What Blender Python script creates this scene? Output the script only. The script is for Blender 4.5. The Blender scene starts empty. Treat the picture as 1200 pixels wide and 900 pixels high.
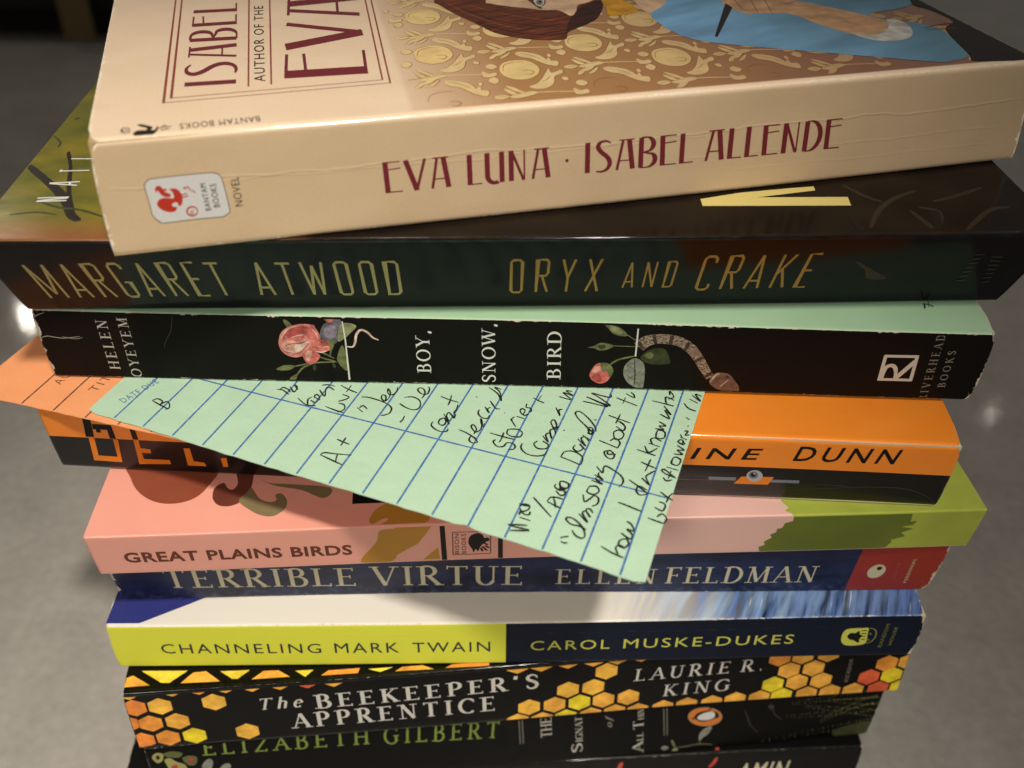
import bpy, bmesh, math, random
from mathutils import Vector, Matrix
from mathutils.geometry import tessellate_polygon
random.seed(7)
scn = bpy.context.scene
COL = scn.collection
MM = 0.001

# ------------------------------------------------------------------ camera
H0 = 0.28043                                   # camera height above the floor, m
cam_data = bpy.data.cameras.new("camera")
cam_data.sensor_width = 36.0
cam_data.lens = 35.035
cam_data.clip_start = 0.01
cam_data.clip_end = 50.0
cam_data.dof.use_dof = True
cam_data.dof.focus_distance = 0.222
cam_data.dof.aperture_fstop = 13.0
cam = bpy.data.objects.new("camera", cam_data)
COL.objects.link(cam)
R_ = Vector((0.9998945, 0.0087179, 0.0116173))
U_ = Vector((-0.0145246, 0.6001507, 0.7997551))
W_ = Vector((0.0, 0.7998394, -0.6002140))
M = Matrix((R_, U_, -W_)).transposed().to_4x4()
M.translation = Vector((0, 0, H0))
cam.matrix_world = M
scn.camera = cam

# ------------------------------------------------------------------ world and lamps
world = bpy.data.worlds.new("World")
scn.world = world
world.use_nodes = True
bg = world.node_tree.nodes["Background"]
bg.inputs[0].default_value = (1.0, 0.93, 0.85, 1)
bg.inputs[1].default_value = 0.135

def spot(name, loc, aim, power, size_deg, blend, radius, color):
    l = bpy.data.lights.new(name, 'SPOT')
    l.energy = power; l.spot_size = math.radians(size_deg); l.spot_blend = blend
    l.shadow_soft_size = radius; l.color = color
    o = bpy.data.objects.new(name, l); COL.objects.link(o)
    o.location = loc
    o.rotation_euler = (Vector(aim) - Vector(loc)).to_track_quat('-Z', 'Y').to_euler()
    return o
spot("ceiling_spot", (0.170, -0.340, 0.90 + H0), (-0.08, 0.14, H0 - 0.20), 55.0, 22.5, 1.0, 0.045, (1.0, 0.935, 0.85))
spot("front_fill", (-0.42, -0.95, 0.55 + H0), (-0.02, 0.02, H0 - 0.25), 84.0, 20.5, 1.0, 0.24, (1.0, 0.935, 0.86))  # added soft fill from the front to brighten the spines
spot("background_fill", (-1.3, 0.5, 1.9), (-0.5, 0.72, 0.0), 11.0, 42.0, 0.9, 0.15, (1.0, 0.92, 0.82))  # added fill that lifts the far floor at the left
spot("far_ceiling_lamp", (-3.21, 5.51, 3.36), (-0.25, 0.42, 0.0), 22.0, 20.0, 0.8, 0.025, (1.0, 0.9, 0.76))
spot("far_ceiling_bulb", (2.83, 4.63, 3.36), (0.22, 0.36, 0.0), 1.2, 20.0, 0.8, 0.012, (1.0, 0.9, 0.76))
scn.view_settings.view_transform = 'Standard'
scn.view_settings.look = 'None'
scn.view_settings.exposure = 0.0
scn.view_settings.gamma = 1.0

# ------------------------------------------------------------------ node maths
def lin(h):
    h = h.lstrip('#'); c = [int(h[i:i+2], 16) / 255 for i in (0, 2, 4)]
    return tuple((x / 12.92 if x <= .04045 else ((x + .055) / 1.055) ** 2.4) for x in c) + (1.0,)

class NV:
    """a scalar socket with arithmetic"""
    def __init__(s, nt, sock): s.nt, s.k = nt, sock
    def _op(s, op, b=None, c=None):
        n = s.nt.nodes.new('ShaderNodeMath'); n.operation = op
        for i, v in enumerate((s, b, c)):
            if v is None: continue
            if isinstance(v, NV): s.nt.links.new(v.k, n.inputs[i])
            else: n.inputs[i].default_value = v
        return NV(s.nt, n.outputs[0])
    def __add__(s, b): return s._op('ADD', b)
    __radd__ = __add__
    def __sub__(s, b): return s._op('SUBTRACT', b)
    def __rsub__(s, b): return (s * -1.0) + b
    def __mul__(s, b): return s._op('MULTIPLY', b)
    __rmul__ = __mul__
    def __truediv__(s, b): return s._op('DIVIDE', b)
    def abs(s): return s._op('ABSOLUTE')
    def min(s, b): return s._op('MINIMUM', b)
    def max(s, b): return s._op('MAXIMUM', b)
    def gt(s, b): return s._op('GREATER_THAN', b)
    def clamp(s):
        r = s._op('ADD', 0.0); r.k.node.use_clamp = True; return r
    def step(s, a, b): return ((s - a) / (b - a)).clamp()

class Sheet:
    """material builder over printed-sheet coordinates u (along the spine) and s (down it), in mm"""
    def __init__(self, name):
        self.m = bpy.data.materials.new(name); self.m.use_nodes = True
        self.nt = self.m.node_tree
        self.b = self.nt.nodes['Principled BSDF']
        tc = self.nt.nodes.new('ShaderNodeTexCoord')
        sp = self.nt.nodes.new('ShaderNodeSeparateXYZ')
        self.nt.links.new(tc.outputs['UV'], sp.inputs[0])
        self.u = NV(self.nt, sp.outputs[0]) * 100.0
        self.s = NV(self.nt, sp.outputs[1]) * 100.0
        self.obj = tc.outputs['Object']
    def noise(self, a, b, detail=3.0, seed=0.0, rough=0.55):
        c = self.nt.nodes.new('ShaderNodeCombineXYZ')
        for i, v in enumerate((a, b)):
            self.nt.links.new(v.k, c.inputs[i])
        c.inputs[2].default_value = seed
        n = self.nt.nodes.new('ShaderNodeTexNoise')
        n.inputs['Scale'].default_value = 1.0; n.inputs['Detail'].default_value = detail; n.inputs['Roughness'].default_value = rough
        self.nt.links.new(c.outputs[0], n.inputs['Vector'])
        return NV(self.nt, n.outputs[0])
    def objnoise(self, scale, detail=4.0, stretch=(1, 1, 1)):
        mp = self.nt.nodes.new('ShaderNodeMapping'); mp.inputs['Scale'].default_value = stretch
        self.nt.links.new(self.obj, mp.inputs[0])
        n = self.nt.nodes.new('ShaderNodeTexNoise'); n.inputs['Scale'].default_value = scale; n.inputs['Detail'].default_value = detail
        self.nt.links.new(mp.outputs[0], n.inputs['Vector'])
        return NV(self.nt, n.outputs[0])
    def mix(self, fac, a, b):
        n = self.nt.nodes.new('ShaderNodeMix'); n.data_type = 'RGBA'
        if isinstance(fac, NV): self.nt.links.new(fac.k, n.inputs[0])
        else: n.inputs[0].default_value = fac
        for v, i in ((a, 6), (b, 7)):
            if isinstance(v, str): n.inputs[i].default_value = lin(v)
            else: self.nt.links.new(v, n.inputs[i])
        return n.outputs[2]
    def finish(self, color, rough=0.4, coat=0.0, coat_rough=0.1, bump=None, bump_dist=0.0002, spec=0.35):
        if isinstance(color, str): self.b.inputs['Base Color'].default_value = lin(color)
        else: self.nt.links.new(color, self.b.inputs['Base Color'])
        if isinstance(rough, NV): self.nt.links.new(rough.k, self.b.inputs['Roughness'])
        else: self.b.inputs['Roughness'].default_value = rough
        self.b.inputs['Coat Weight'].default_value = coat
        self.b.inputs['Coat Roughness'].default_value = coat_rough
        self.b.inputs['Specular IOR Level'].default_value = spec
        if bump is not None:
            bn = self.nt.nodes.new('ShaderNodeBump'); bn.inputs['Distance'].default_value = bump_dist
            self.nt.links.new(bump.k, bn.inputs['Height'])
            self.nt.links.new(bn.outputs[0], self.b.inputs['Normal'])
            self.nt.links.new(bn.outputs[0], self.b.inputs['Coat Normal'])
        return self.m

# flat printing inks: colour of the ink itself
INKS = dict(maroon='#7a2c33', maroon_light='#94453c', ink='#2a211c', emblem_rim='#6d6150', emblem_white='#dcdad4', rooster_red='#c23b2b',
    damask_ground='#b98b56', hair_brown='#5e2f1d', hair_dark='#3a1d14', hair_light='#7c4527', face_skin='#ecc39c', face_blush='#d98a66',
    iris_grey='#8b857b', collar_gold='#d79a2c', dress_blue='#7fb0d6', dress_deep='#4a7690', cover_umber='#1a110a', arm_skin='#dfae80', arm_line='#7b4a2a',
    cuff_white='#d8d3c8', fruit='#e8c888', fruit_line='#96682f', leaf='#e2c48c',
    gold_dull='#cbb978', gold_warm='#c69644', rust='#3a2012', faint_grey='#3b3a36', yellow_pale='#f0dc86', umber_soft='#30261a', black_soft='#14100d',
    branch_black='#241a12', leaf_dark='#3f4520', white_ink='#e9e6dd', grey_ink='#c4beb0', grey_ink2='#d6ccba', dim_ink='#8e877a',
    leaf_olive='#6f7248', leaf_dark2='#3c4127', leaf_pale='#8f9068', leaf_greyed='#87877a', rose_pink='#d9877a', rose_deep='#b9564f', rose_mid='#d5726a',
    rose_light='#e6a395', rose_pale='#e9c0b0', mouse_grey='#6a626a', mouse_lilac='#8b7f8d', snake_head='#6e5648', snake_dark='#4a3a32', snake_pale='#b09a86',
    black_print='#16130f', orange_print='#ef8a2a', steel='#7f848c', eye_white='#b9b9b9', crease_grey='#4a4540', crack_pale='#a49c90',
    umber_print='#8f4c36', umber_dark='#6b3a2c', olive_print='#7f7350', mustard_print='#bb8836', brown_print='#6e3b2c',
    cream_ink='#d8cfae', label_red='#8e2c20', label_dark='#3c1812', label_pale='#b4615a', navy_print='#2b2f3c', yellow_ink='#cfd05a', yellow_dim='#84853f',
    silver_ink='#cfcabf', green_ink='#76883a', emblem_orange='#dd7d2e', fern_dot='#98965a', fern_dim='#5f6238', petal_rose='#a8413f', stem_red='#c65040',
    hx_orange='#ee8a3c', hx_orange2='#f0973c', hx_orange3='#f5a843', hx_gold='#eeb044', hx_gold2='#efa944', hx_yellow='#e6cc2e', hx_yellow2='#f5cf45', hx_red='#d9603a',
    green_jag='#68722c', green_light='#a6b148', navy_tri='#34397c', stamp_blue='#5d7fa6', stamp_brown='#8a5a3c', line_blue='#3f6fae', line_brown='#5e4038', pen_black='#23221c',
    worn_paper='#cfc6b2', pale_pink='#e8b7a8')
_inks = {}
def ink(name, gloss=0.35):
    key = (name, round(gloss, 2))
    if key in _inks: return _inks[key]
    if name == 'snake_skin':
        t = Sheet('snake_skin'); n1 = t.noise(t.u * 1.9, t.s * 1.9, 2); n2 = t.noise(t.u * .33, t.s * .33, 1, 4)
        c = t.mix(((n1 - .42) * 6).clamp(), '#4a3b32', '#a8947e'); c = t.mix(((n2 - .5) * 5).clamp(), c, '#7c6657')
        m = t.finish(c, gloss)
    else:
        t = Sheet(name + '_ink')
        def tone(h, k): return '#%02x%02x%02x' % tuple(int(min(255, int(h[i:i+2], 16) * k)) for i in (1, 3, 5))
        base = INKS[name]; u, s = t.u, t.s
        grain = t.noise(u * 4.0, s * 4.0, 3, 2.0)
        col = t.mix(((grain - .3) * 1.6).clamp(), tone(base, .9), base)
        if name.startswith('hair'):
            st = t.noise(u * .10 - s * .05, s * 1.1 + u * .25, 4, 3.0)
            col = t.mix(((st - .35) * 3.0).clamp(), tone(base, .6), tone(base, 1.35))
        elif name.startswith('dress'):
            st = t.noise(u * .045 + s * .02, s * .10 + u * .03, 3, 5.0, .5); w = t.noise(u * .5, s * .5, 4, 1.0)
            col = t.mix(((st - .34) * 2.4).clamp(), tone(base, .82), tone(base, 1.16))
            col = t.mix((w * .5).clamp(), col, tone(base, .9)); col = t.mix(u.step(130, 180) * .6, col, '#557f88')
        elif name in ('face_skin', 'arm_skin'):
            st = t.noise(u * .16, s * .20, 3, 6.0)
            col = t.mix(((st - .35) * 2.6).clamp(), tone(base, .80), tone(base, 1.06))
            if name == 'face_skin': col = t.mix((1.0 - (((u - 103.5) * (u - 103.5) + (s + 71.0) * (s + 71.0)) / 70.0)).clamp() * .6, col, '#cf7a5a')
        elif name in ('fruit', 'leaf', 'collar_gold', 'cuff_white', 'cover_umber'):
            st = t.noise(u * .22, s * .22, 4, 4.0)
            col = t.mix(((st - .35) * 2.8).clamp(), tone(base, .80), tone(base, 1.10))
            if name in ('fruit', 'leaf'): col = t.mix(((st - .35) * 2.8).clamp(), tone(base, .93), tone(base, 1.03)); col = t.mix(u.step(95, 150) * .62, col, '#a87a58')
        elif name.startswith(('hx_', 'rose', 'leaf', 'mouse', 'snake', 'petal', 'umber', 'olive', 'mustard', 'fern', 'green_')):
            a, b = (.18, .80) if name.startswith('hx_') else ((.5, .72) if name.startswith(('rose', 'leaf', 'mouse', 'snake', 'petal')) else (.05, .93))
            st = t.noise(u * a, s * a, 4, 7.0); st2 = t.noise(u * a * 3, s * a * 3, 3, 1.0)
            col = t.mix(((st * .7 + st2 * .3 - .34) * 3.0).clamp(), tone(base, b), tone(base, 1 + (1 - b) * .6))
        elif name in ('pen_black', 'line_blue', 'line_brown'):
            wr = t.noise(u * .9, s * .9, 5, 9.0, .7)
            col = t.mix(((wr - .46) * 4.0).clamp() * .6, col, {'pen_black': '#55564a', 'line_blue': '#86aac0', 'line_brown': '#b07a58'}[name])
        elif name in ('gold_dull', 'gold_warm', 'cream_ink', 'white_ink', 'silver_ink', 'grey_ink', 'maroon', 'black_print', 'brown_print'):
            wr = t.noise(u * 1.3, s * 1.3, 5, 9.0, .7)
            col = t.mix(((wr - .60) * 5.0).clamp() * .5, col, tone(base, .62))
        m = t.finish(col, gloss, spec=.15)
    _inks[key] = m
    return m

# ------------------------------------------------------------------ lettering: strokes of varying weight
def arc(cx, cy, rx, ry, a0, a1, n=14):
    return [(cx + rx * math.cos(math.radians(a0 + (a1 - a0) * i / n)), cy + ry * math.sin(math.radians(a0 + (a1 - a0) * i / n))) for i in range(n + 1)]
# glyph: width, strokes (points, weight T thick / t thin / c by direction), serif feet (x, y)
G = {
'A': (.74, [([(.05, 0), (.37, 1)], 't'), ([(.37, 1), (.69, 0)], 'T'), ([(.17, .35), (.57, .35)], 't')], [(.05, 0), (.69, 0)]),
'B': (.64, [([(.14, 0), (.14, 1)], 'T'), ([(.14, 1), (.3, 1)] + arc(.3, .77, .2, .23, 90, -90) + [(.14, .54)], 'c'), ([(.3, .54)] + arc(.32, .27, .25, .27, 90, -90) + [(.14, 0)], 'c')], [(.1, 0), (.1, 1)]),
'C': (.74, [(arc(.42, .5, .36, .5, 48, 312, 22), 'c')], [('v', .68, .84)]),
'D': (.76, [([(.14, 0), (.14, 1)], 'T'), ([(.14, 1), (.32, 1)] + arc(.32, .5, .37, .5, 90, -90, 18) + [(.14, 0)], 'c')], [(.1, 0), (.1, 1)]),
'E': (.62, [([(.14, 0), (.14, 1)], 'T'), ([(.14, 1), (.54, 1)], 't'), ([(.14, .52), (.44, .52)], 't'), ([(.14, 0), (.57, 0)], 't')], [(.1, 0), (.1, 1), ('v', .54, .93), ('v', .57, .07), ('v', .44, .52)]),
'F': (.58, [([(.14, 0), (.14, 1)], 'T'), ([(.14, 1), (.53, 1)], 't'), ([(.14, .5), (.43, .5)], 't')], [(.14, 0), (.1, 1), ('v', .53, .93), ('v', .43, .5)]),
'G': (.78, [(arc(.42, .5, .36, .5, 48, 330, 22), 'c'), ([(.66, .44), (.66, .1)], 'T')], [(.66, .44), ('v', .68, .84)]),
'H': (.8, [([(.14, 0), (.14, 1)], 'T'), ([(.66, 0), (.66, 1)], 'T'), ([(.14, .52), (.66, .52)], 't')], [(.14, 0), (.14, 1), (.66, 0), (.66, 1)]),
'I': (.34, [([(.17, 0), (.17, 1)], 'T')], [(.17, 0), (.17, 1)]),
'K': (.72, [([(.14, 0), (.14, 1)], 'T'), ([(.16, .42), (.58, 1)], 't'), ([(.28, .58), (.64, 0)], 'T')], [(.14, 0), (.14, 1), (.58, 1), (.64, 0)]),
'L': (.58, [([(.14, 0), (.14, 1)], 'T'), ([(.14, 0), (.54, 0)], 't')], [(.1, 0), (.14, 1), ('v', .54, .07)]),
'M': (.92, [([(.12, 0), (.16, 1)], 't'), ([(.16, 1), (.45, .06)], 'T'), ([(.45, .06), (.75, 1)], 't'), ([(.75, 1), (.8, 0)], 'T')], [(.12, 0), (.12, 1), (.79, 1), (.8, 0)]),
'N': (.8, [([(.14, 0), (.14, 1)], 't'), ([(.14, 1), (.66, 0)], 'T'), ([(.66, 0), (.66, 1)], 't')], [(.14, 0), (.1, 1), (.66, 1)]),
'O': (.84, [(arc(.42, .5, .36, .5, 0, 360, 32), 'c')], []),
'P': (.62, [([(.14, 0), (.14, 1)], 'T'), ([(.14, 1), (.3, 1)] + arc(.3, .74, .24, .26, 90, -90) + [(.14, .48)], 'c')], [(.14, 0), (.1, 1)]),
'R': (.7, [([(.14, 0), (.14, 1)], 'T'), ([(.14, 1), (.3, 1)] + arc(.3, .75, .22, .25, 90, -90) + [(.14, .5)], 'c'), ([(.32, .5), (.64, 0)], 'T')], [(.14, 0), (.1, 1), (.64, 0)]),
'S': (.58, [([(.5, .8), (.44, .94), (.3, 1), (.17, .95), (.1, .8), (.15, .65), (.3, .54), (.44, .43), (.5, .26), (.44, .07), (.29, 0), (.15, .05), (.08, .2)], 'c')], [('v', .5, .84), ('v', .08, .16)]),
'T': (.68, [([(.34, 0), (.34, 1)], 'T'), ([(.04, 1), (.64, 1)], 't')], [(.34, 0), ('v', .04, .93), ('v', .64, .93)]),
'U': (.76, [([(.14, 1), (.14, .33)] + arc(.38, .33, .24, .33, 180, 360) + [(.62, 1)], 'c')], [(.14, 1), (.62, 1)]),
'V': (.74, [([(.06, 1), (.37, 0)], 'T'), ([(.37, 0), (.68, 1)], 't')], [(.06, 1), (.68, 1)]),
'W': (1.04, [([(.05, 1), (.29, 0)], 'T'), ([(.29, 0), (.52, .9)], 't'), ([(.5, 1), (.75, 0)], 'T'), ([(.75, 0), (.99, 1)], 't')], [(.05, 1), (.52, 1), (.99, 1)]),
'X': (.72, [([(.06, 1), (.66, 0)], 'T'), ([(.64, 1), (.06, 0)], 't')], [(.06, 1), (.66, 0), (.64, 1), (.06, 0)]),
'Y': (.7, [([(.06, 1), (.35, .46)], 'T'), ([(.65, 1), (.35, .46)], 't'), ([(.35, .48), (.35, 0)], 'T')], [(.06, 1), (.65, 1), (.35, 0)]),
'Z': (.66, [([(.08, 1), (.58, 1)], 't'), ([(.58, 1), (.06, 0)], 'T'), ([(.06, 0), (.6, 0)], 't')], [('v', .08, .93), ('v', .6, .07)]),
'h': (.56, [([(.12, 0), (.12, 1.05)], 'T'), ([(.12, .45)] + arc(.28, .48, .16, .18, 150, 0, 8) + [(.44, 0)], 'c')], []),
'e': (.5, [([(.08, .36), (.42, .4)], 't'), ([(.42, .4)] + arc(.25, .34, .18, .33, 10, 320, 18), 'c')], []),
'o': (.5, [(arc(.25, .33, .18, .33, 0, 360, 20), 'c')], []),
'f': (.36, [([(.05, -.25), (.14, -.2), (.2, .3), (.26, .9), (.36, 1.02), (.42, .95)], 'c'), ([(.08, .62), (.38, .62)], 't')], []),
',': (.26, [([(.12, .06), (.16, .0), (.1, -.18)], 'T')], []),
'.': (.26, [([(.1, .06), (.17, .06)], 'T')], []),
"'": (.24, [([(.13, 1.02), (.1, .78)], 'T')], []),
'-': (.4, [([(.05, .42), (.35, .42)], 't')], []),
}
# tall poster capitals with heavy stems, hairline arms and high bars
D = {
'E': (.42, [([(.09, 0), (.07, 1)], 'T'), ([(.07, 1), (.40, 1)], 't'), ([(.07, .74), (.40, .77)], 't'), ([(.09, 0), (.42, .0)], 't')]),
'V': (.5, [([(.05, 1), (.27, 0)], 'T'), ([(.27, 0), (.48, 1)], 'm')]),
'A': (.5, [([(.07, 0), (.20, .98)], 'm'), ([(.10, 1), (.46, 1)], 't'), ([(.34, 1), (.44, 0)], 'T'), ([(.12, .3), (.42, .3)], 't')]),
'L': (.36, [([(.08, 0), (.08, 1)], 'T'), ([(.08, 0), (.36, 0)], 't')]),
'U': (.5, [([(.08, 1), (.08, .25)] + arc(.25, .25, .17, .25, 180, 300, 8), 'T'), ([(.42, 1), (.42, 0)], 'T')]),
'N': (.48, [([(.09, 0), (.09, 1)], 'T'), ([(.10, 1), (.38, 0)], 'm'), ([(.40, 0), (.40, 1)], 't')]),
'I': (.2, [([(.1, 0), (.1, 1)], 'T')]),
'S': (.42, [([(.38, .92), (.28, 1), (.14, .97), (.09, .83), (.16, .66), (.32, .45), (.37, .24), (.30, .06), (.16, .0), (.06, .03)], 'c')]),
'B': (.46, [([(.08, 0), (.08, 1)], 'T'), ([(.08, 1), (.2, 1)] + arc(.2, .76, .17, .24, 90, -60, 10) + [(.14, .5)], 'c'), ([(.14, .52), (.26, .46)] + arc(.22, .25, .2, .25, 50, -90, 10) + [(.08, 0)], 'c')]),
'D': (.48, [([(.08, 0), (.08, 1)], 'T'), ([(.08, 1), (.16, 1)] + arc(.16, .5, .27, .5, 90, -90, 16) + [(.08, 0)], 'c')]),
}
# tall condensed capitals with squared bowls
def rr(x0, y0, x1, y1, c): return [(x0 + c, y0), (x1 - c, y0), (x1, y0 + c), (x1, y1 - c), (x1 - c, y1), (x0 + c, y1), (x0, y1 - c), (x0, y0 + c), (x0 + c, y0)]
K = {
'M': (.5, [([(.04, 0), (.04, 1)], 'T'), ([(.04, 1), (.25, .12)], 'T'), ([(.25, .12), (.46, 1)], 'T'), ([(.46, 1), (.46, 0)], 'T')]),
'A': (.36, [([(.02, 0), (.18, 1)], 'T'), ([(.18, 1), (.34, 0)], 'T'), ([(.08, .24), (.28, .24)], 'T')]),
'R': (.34, [([(.04, 0), (.04, 1), (.26, 1), (.31, .94), (.31, .6), (.26, .52), (.04, .52)], 'T'), ([(.16, .52), (.32, 0)], 'T')]),
'G': (.34, [([(.31, .84), (.31, .93), (.25, 1), (.1, 1), (.04, .93), (.04, .07), (.1, 0), (.25, 0), (.31, .07), (.31, .45), (.18, .45)], 'T')]),
'E': (.3, [([(.29, 1), (.04, 1), (.04, 0), (.29, 0)], 'T'), ([(.04, .52), (.24, .52)], 'T')]),
'T': (.32, [([(.0, 1), (.32, 1)], 'T'), ([(.16, 1), (.16, 0)], 'T')]),
'W': (.5, [([(.02, 1), (.13, 0)], 'T'), ([(.13, 0), (.25, .9)], 'T'), ([(.25, .9), (.37, 0)], 'T'), ([(.37, 0), (.48, 1)], 'T')]),
'O': (.34, [(rr(.04, 0, .31, 1, .06), 'T')]),
'D': (.34, [([(.04, 0), (.04, 1), (.25, 1), (.31, .93), (.31, .07), (.25, 0), (.0, 0)], 'T')]),
'Y': (.34, [([(.02, 1), (.17, .45)], 'T'), ([(.32, 1), (.17, .45)], 'T'), ([(.17, .45), (.17, 0)], 'T')]),
'X': (.34, [([(.02, 1), (.32, 0)], 'T'), ([(.32, 1), (.02, 0)], 'T')]),
'N': (.38, [([(.04, 0), (.04, 1)], 'T'), ([(.04, 1), (.34, 0)], 'T'), ([(.34, 0), (.34, 1)], 'T')]),
'C': (.34, [([(.31, .82), (.31, .93), (.25, 1), (.1, 1), (.04, .93), (.04, .07), (.1, 0), (.25, 0), (.31, .07), (.31, .18)], 'T')]),
'K': (.35, [([(.04, 0), (.04, 1)], 'T'), ([(.05, .42), (.32, 1)], 'T'), ([(.13, .58), (.34, 0)], 'T')]),
}
STY = dict(serif=(G, .135, .05, .042, .15, 0), serifB=(G, .17, .06, .05, .17, 0), serifT=(G, .13, .055, .045, .15, .06), serifI=(G, .14, .06, .05, .13, .22), slab=(G, .13, .08, .075, .15, 0),
           deco=(D, .118, .038, 0, 0, 0), cond=(K, .062, .062, 0, 0, 0))

def smooth(pts, n=4, closed=False):
    out = []; L = len(pts)
    if L < 3: return list(pts)
    rng = range(L if closed else L - 1)
    for i in rng:
        g = (lambda j: pts[j % L]) if closed else (lambda j: pts[min(max(j, 0), L - 1)])
        p0, p1, p2, p3 = g(i - 1), g(i), g(i + 1), g(i + 2)
        for k in range(n):
            t = k / n
            out.append(tuple(.5 * ((2 * p1[a]) + (-p0[a] + p2[a]) * t + (2 * p0[a] - 5 * p1[a] + 4 * p2[a] - p3[a]) * t * t + (-p0[a] + 3 * p1[a] - 3 * p2[a] + p3[a]) * t ** 3) for a in (0, 1)))
    if not closed: out.append(tuple(pts[-1]))
    return out

def ribbon(pts, w, mitre=True):
    """outline strips of a line: list of quads; w a width or a list of widths"""
    n = len(pts)
    if not isinstance(w, (list, tuple)): w = [w] * n
    closed = n > 3 and math.dist(pts[0], pts[-1]) < 1e-6
    L, Rr = [], []
    for i in range(n):
        if closed and i in (0, n - 1): a, b = pts[n - 2], pts[1]
        else: a, b = pts[max(i - 1, 0)], pts[min(i + 1, n - 1)]
        dx, dy = b[0] - a[0], b[1] - a[1]; d = math.hypot(dx, dy) or 1e-9
        k = 1.0
        if mitre and (0 < i < n - 1 or closed):            # keep the width through a corner
            e = (pts[1] if (closed and i in (0, n - 1)) else pts[min(i + 1, n - 1)]); c = pts[i]
            ex, ey = e[0] - c[0], e[1] - c[1]; el = math.hypot(ex, ey) or 1e-9
            k = 1 / max(.55, abs((dx * ex + dy * ey) / (d * el)))
        nx, ny = -dy / d * w[i] * .5 * k, dx / d * w[i] * .5 * k
        L.append((pts[i][0] + nx, pts[i][1] + ny)); Rr.append((pts[i][0] - nx, pts[i][1] - ny))
    return [(L[i], L[i + 1], Rr[i + 1], Rr[i]) for i in range(n - 1)]

def glyphs(text, style, track):
    """quads of a line of lettering in cap-height units, and its width"""
    tab, T, t, sf, sl, it = STY[style]
    x = 0; polys = []
    for ch in text:
        if ch == ' ': x += .34 if tab is G else .26; continue
        g = tab[ch]; wd, strokes = g[0], g[1]
        feet = g[2] if len(g) > 2 else []
        for pts, wt in strokes:
            if wt == 'c' and len(pts) < 16 and ch in 'Sf': pts = smooth(pts, 3)
            if wt == 'c':
                ws = []
                for i in range(len(pts)):
                    a, b = pts[max(i - 1, 0)], pts[min(i + 1, len(pts) - 1)]
                    v = abs(b[1] - a[1]) / (math.dist(a, b) or 1)
                    if ch in 'Sf':
                        v = max(0, math.sin(math.pi * i / (len(pts) - 1))) ** .8
                    if ch == 'U' and i > len(pts) - 4: v = .15 if t < T else v
                    ws.append(t + (T - t) * v ** 1.3)
            else: ws = {'T': T, 't': t, 'm': (T + t) * .42}[wt]
            if sf == 0 or True:
                # butt the arms inside the cap height
                pts = [(p[0], min(max(p[1], t * .5 if abs(pts[0][1] - pts[-1][1]) < .02 and len(pts) == 2 else 0), 1 - (t * .5 if abs(pts[0][1] - pts[-1][1]) < .02 and len(pts) == 2 else 0)) if -.001 <= p[1] <= 1.001 else p[1]) for p in pts]
            for q in ribbon(pts, ws): polys.append([(x + p[0] + p[1] * it, p[1]) for p in q])
        if sf:
            for f in feet:
                if f[0] == 'v':
                    q = [(f[1] - sf * .5, f[2] - .09), (f[1] + sf * .5, f[2] - .09), (f[1] + sf * .5, f[2] + .09), (f[1] - sf * .5, f[2] + .09)]
                else:
                    y0 = f[1] if f[1] < .5 else f[1] - sf
                    q = [(f[0] - sl, y0), (f[0] + sl, y0), (f[0] + sl, y0 + sf), (f[0] - sl, y0 + sf)]
                polys.append([(x + p[0] + p[1] * it, p[1]) for p in q])
        x += wd + track
    return polys, x - track

def sans(text, style, track):
    """triangles of a line set in the built-in plain letterform"""
    c = bpy.data.curves.new('line', 'FONT'); c.body = text; c.size = 1.0; c.space_character = 1.0 + track
    c.resolution_u = 3
    c.offset = {'sans': 0.0, 'sansB': .028, 'sansI': .012, 'sansW': 0.0}[style]
    if style == 'sansI': c.shear = .22
    o = bpy.data.objects.new('line', c)
    me = bpy.data.meshes.new_from_object(o)
    xs = [v.co.x for v in me.vertices]; ys = [v.co.y for v in me.vertices]
    x0, x1 = min(xs), max(xs)
    cap = [v.co.y for v in me.vertices]; y1 = max(cap); y0 = 0.0
    polys = [[((me.vertices[i].co.x - x0) / (y1 - y0), (me.vertices[i].co.y - y0) / (y1 - y0)) for i in p.vertices] for p in me.polygons]
    bpy.data.objects.remove(o); bpy.data.curves.remove(c)
    bpy.data.meshes.remove(me)
    return polys, (x1 - x0) / (y1 - y0)

def text_polys(text, p0, p1, h, style, track, flip=False):
    if style.startswith('sans'): polys, w = sans(text, style, track)
    else: polys, w = glyphs(text, style, track)
    L = math.dist(p0, p1); d = ((p1[0] - p0[0]) / L, (p1[1] - p0[1]) / L)
    up = (-d[1], d[0]) if flip else (d[1], -d[0])
    kx = L / w
    return [[(p0[0] + d[0] * x * kx + up[0] * y * h, p0[1] + d[1] * x * kx + up[1] * y * h) for x, y in q] for q in polys]

# ------------------------------------------------------------------ objects
def link(name, me, parent=None):
    o = bpy.data.objects.new(name, me); COL.objects.link(o)
    if parent is not None: o.parent = parent
    return o
def mesh(name, verts, faces, mats, uvs=None, fm=None, smooth_faces=False):
    me = bpy.data.meshes.new(name); me.from_pydata(verts, [], faces); 
    for m in mats: me.materials.append(m)
    if fm: me.polygons.foreach_set('material_index', fm)
    if uvs:
        ul = me.uv_layers.new(name='UVMap')
        for lp in me.loops: ul.data[lp.index].uv = uvs[lp.vertex_index]
    if smooth_faces: me.polygons.foreach_set('use_smooth', [True] * len(me.polygons))
    me.update()
    return me
def tag(o, label, cat, group=None, kind=None):
    if label: o['label'] = label
    if cat: o['category'] = cat
    if group: o['group'] = group
    if kind: o['kind'] = kind

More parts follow.
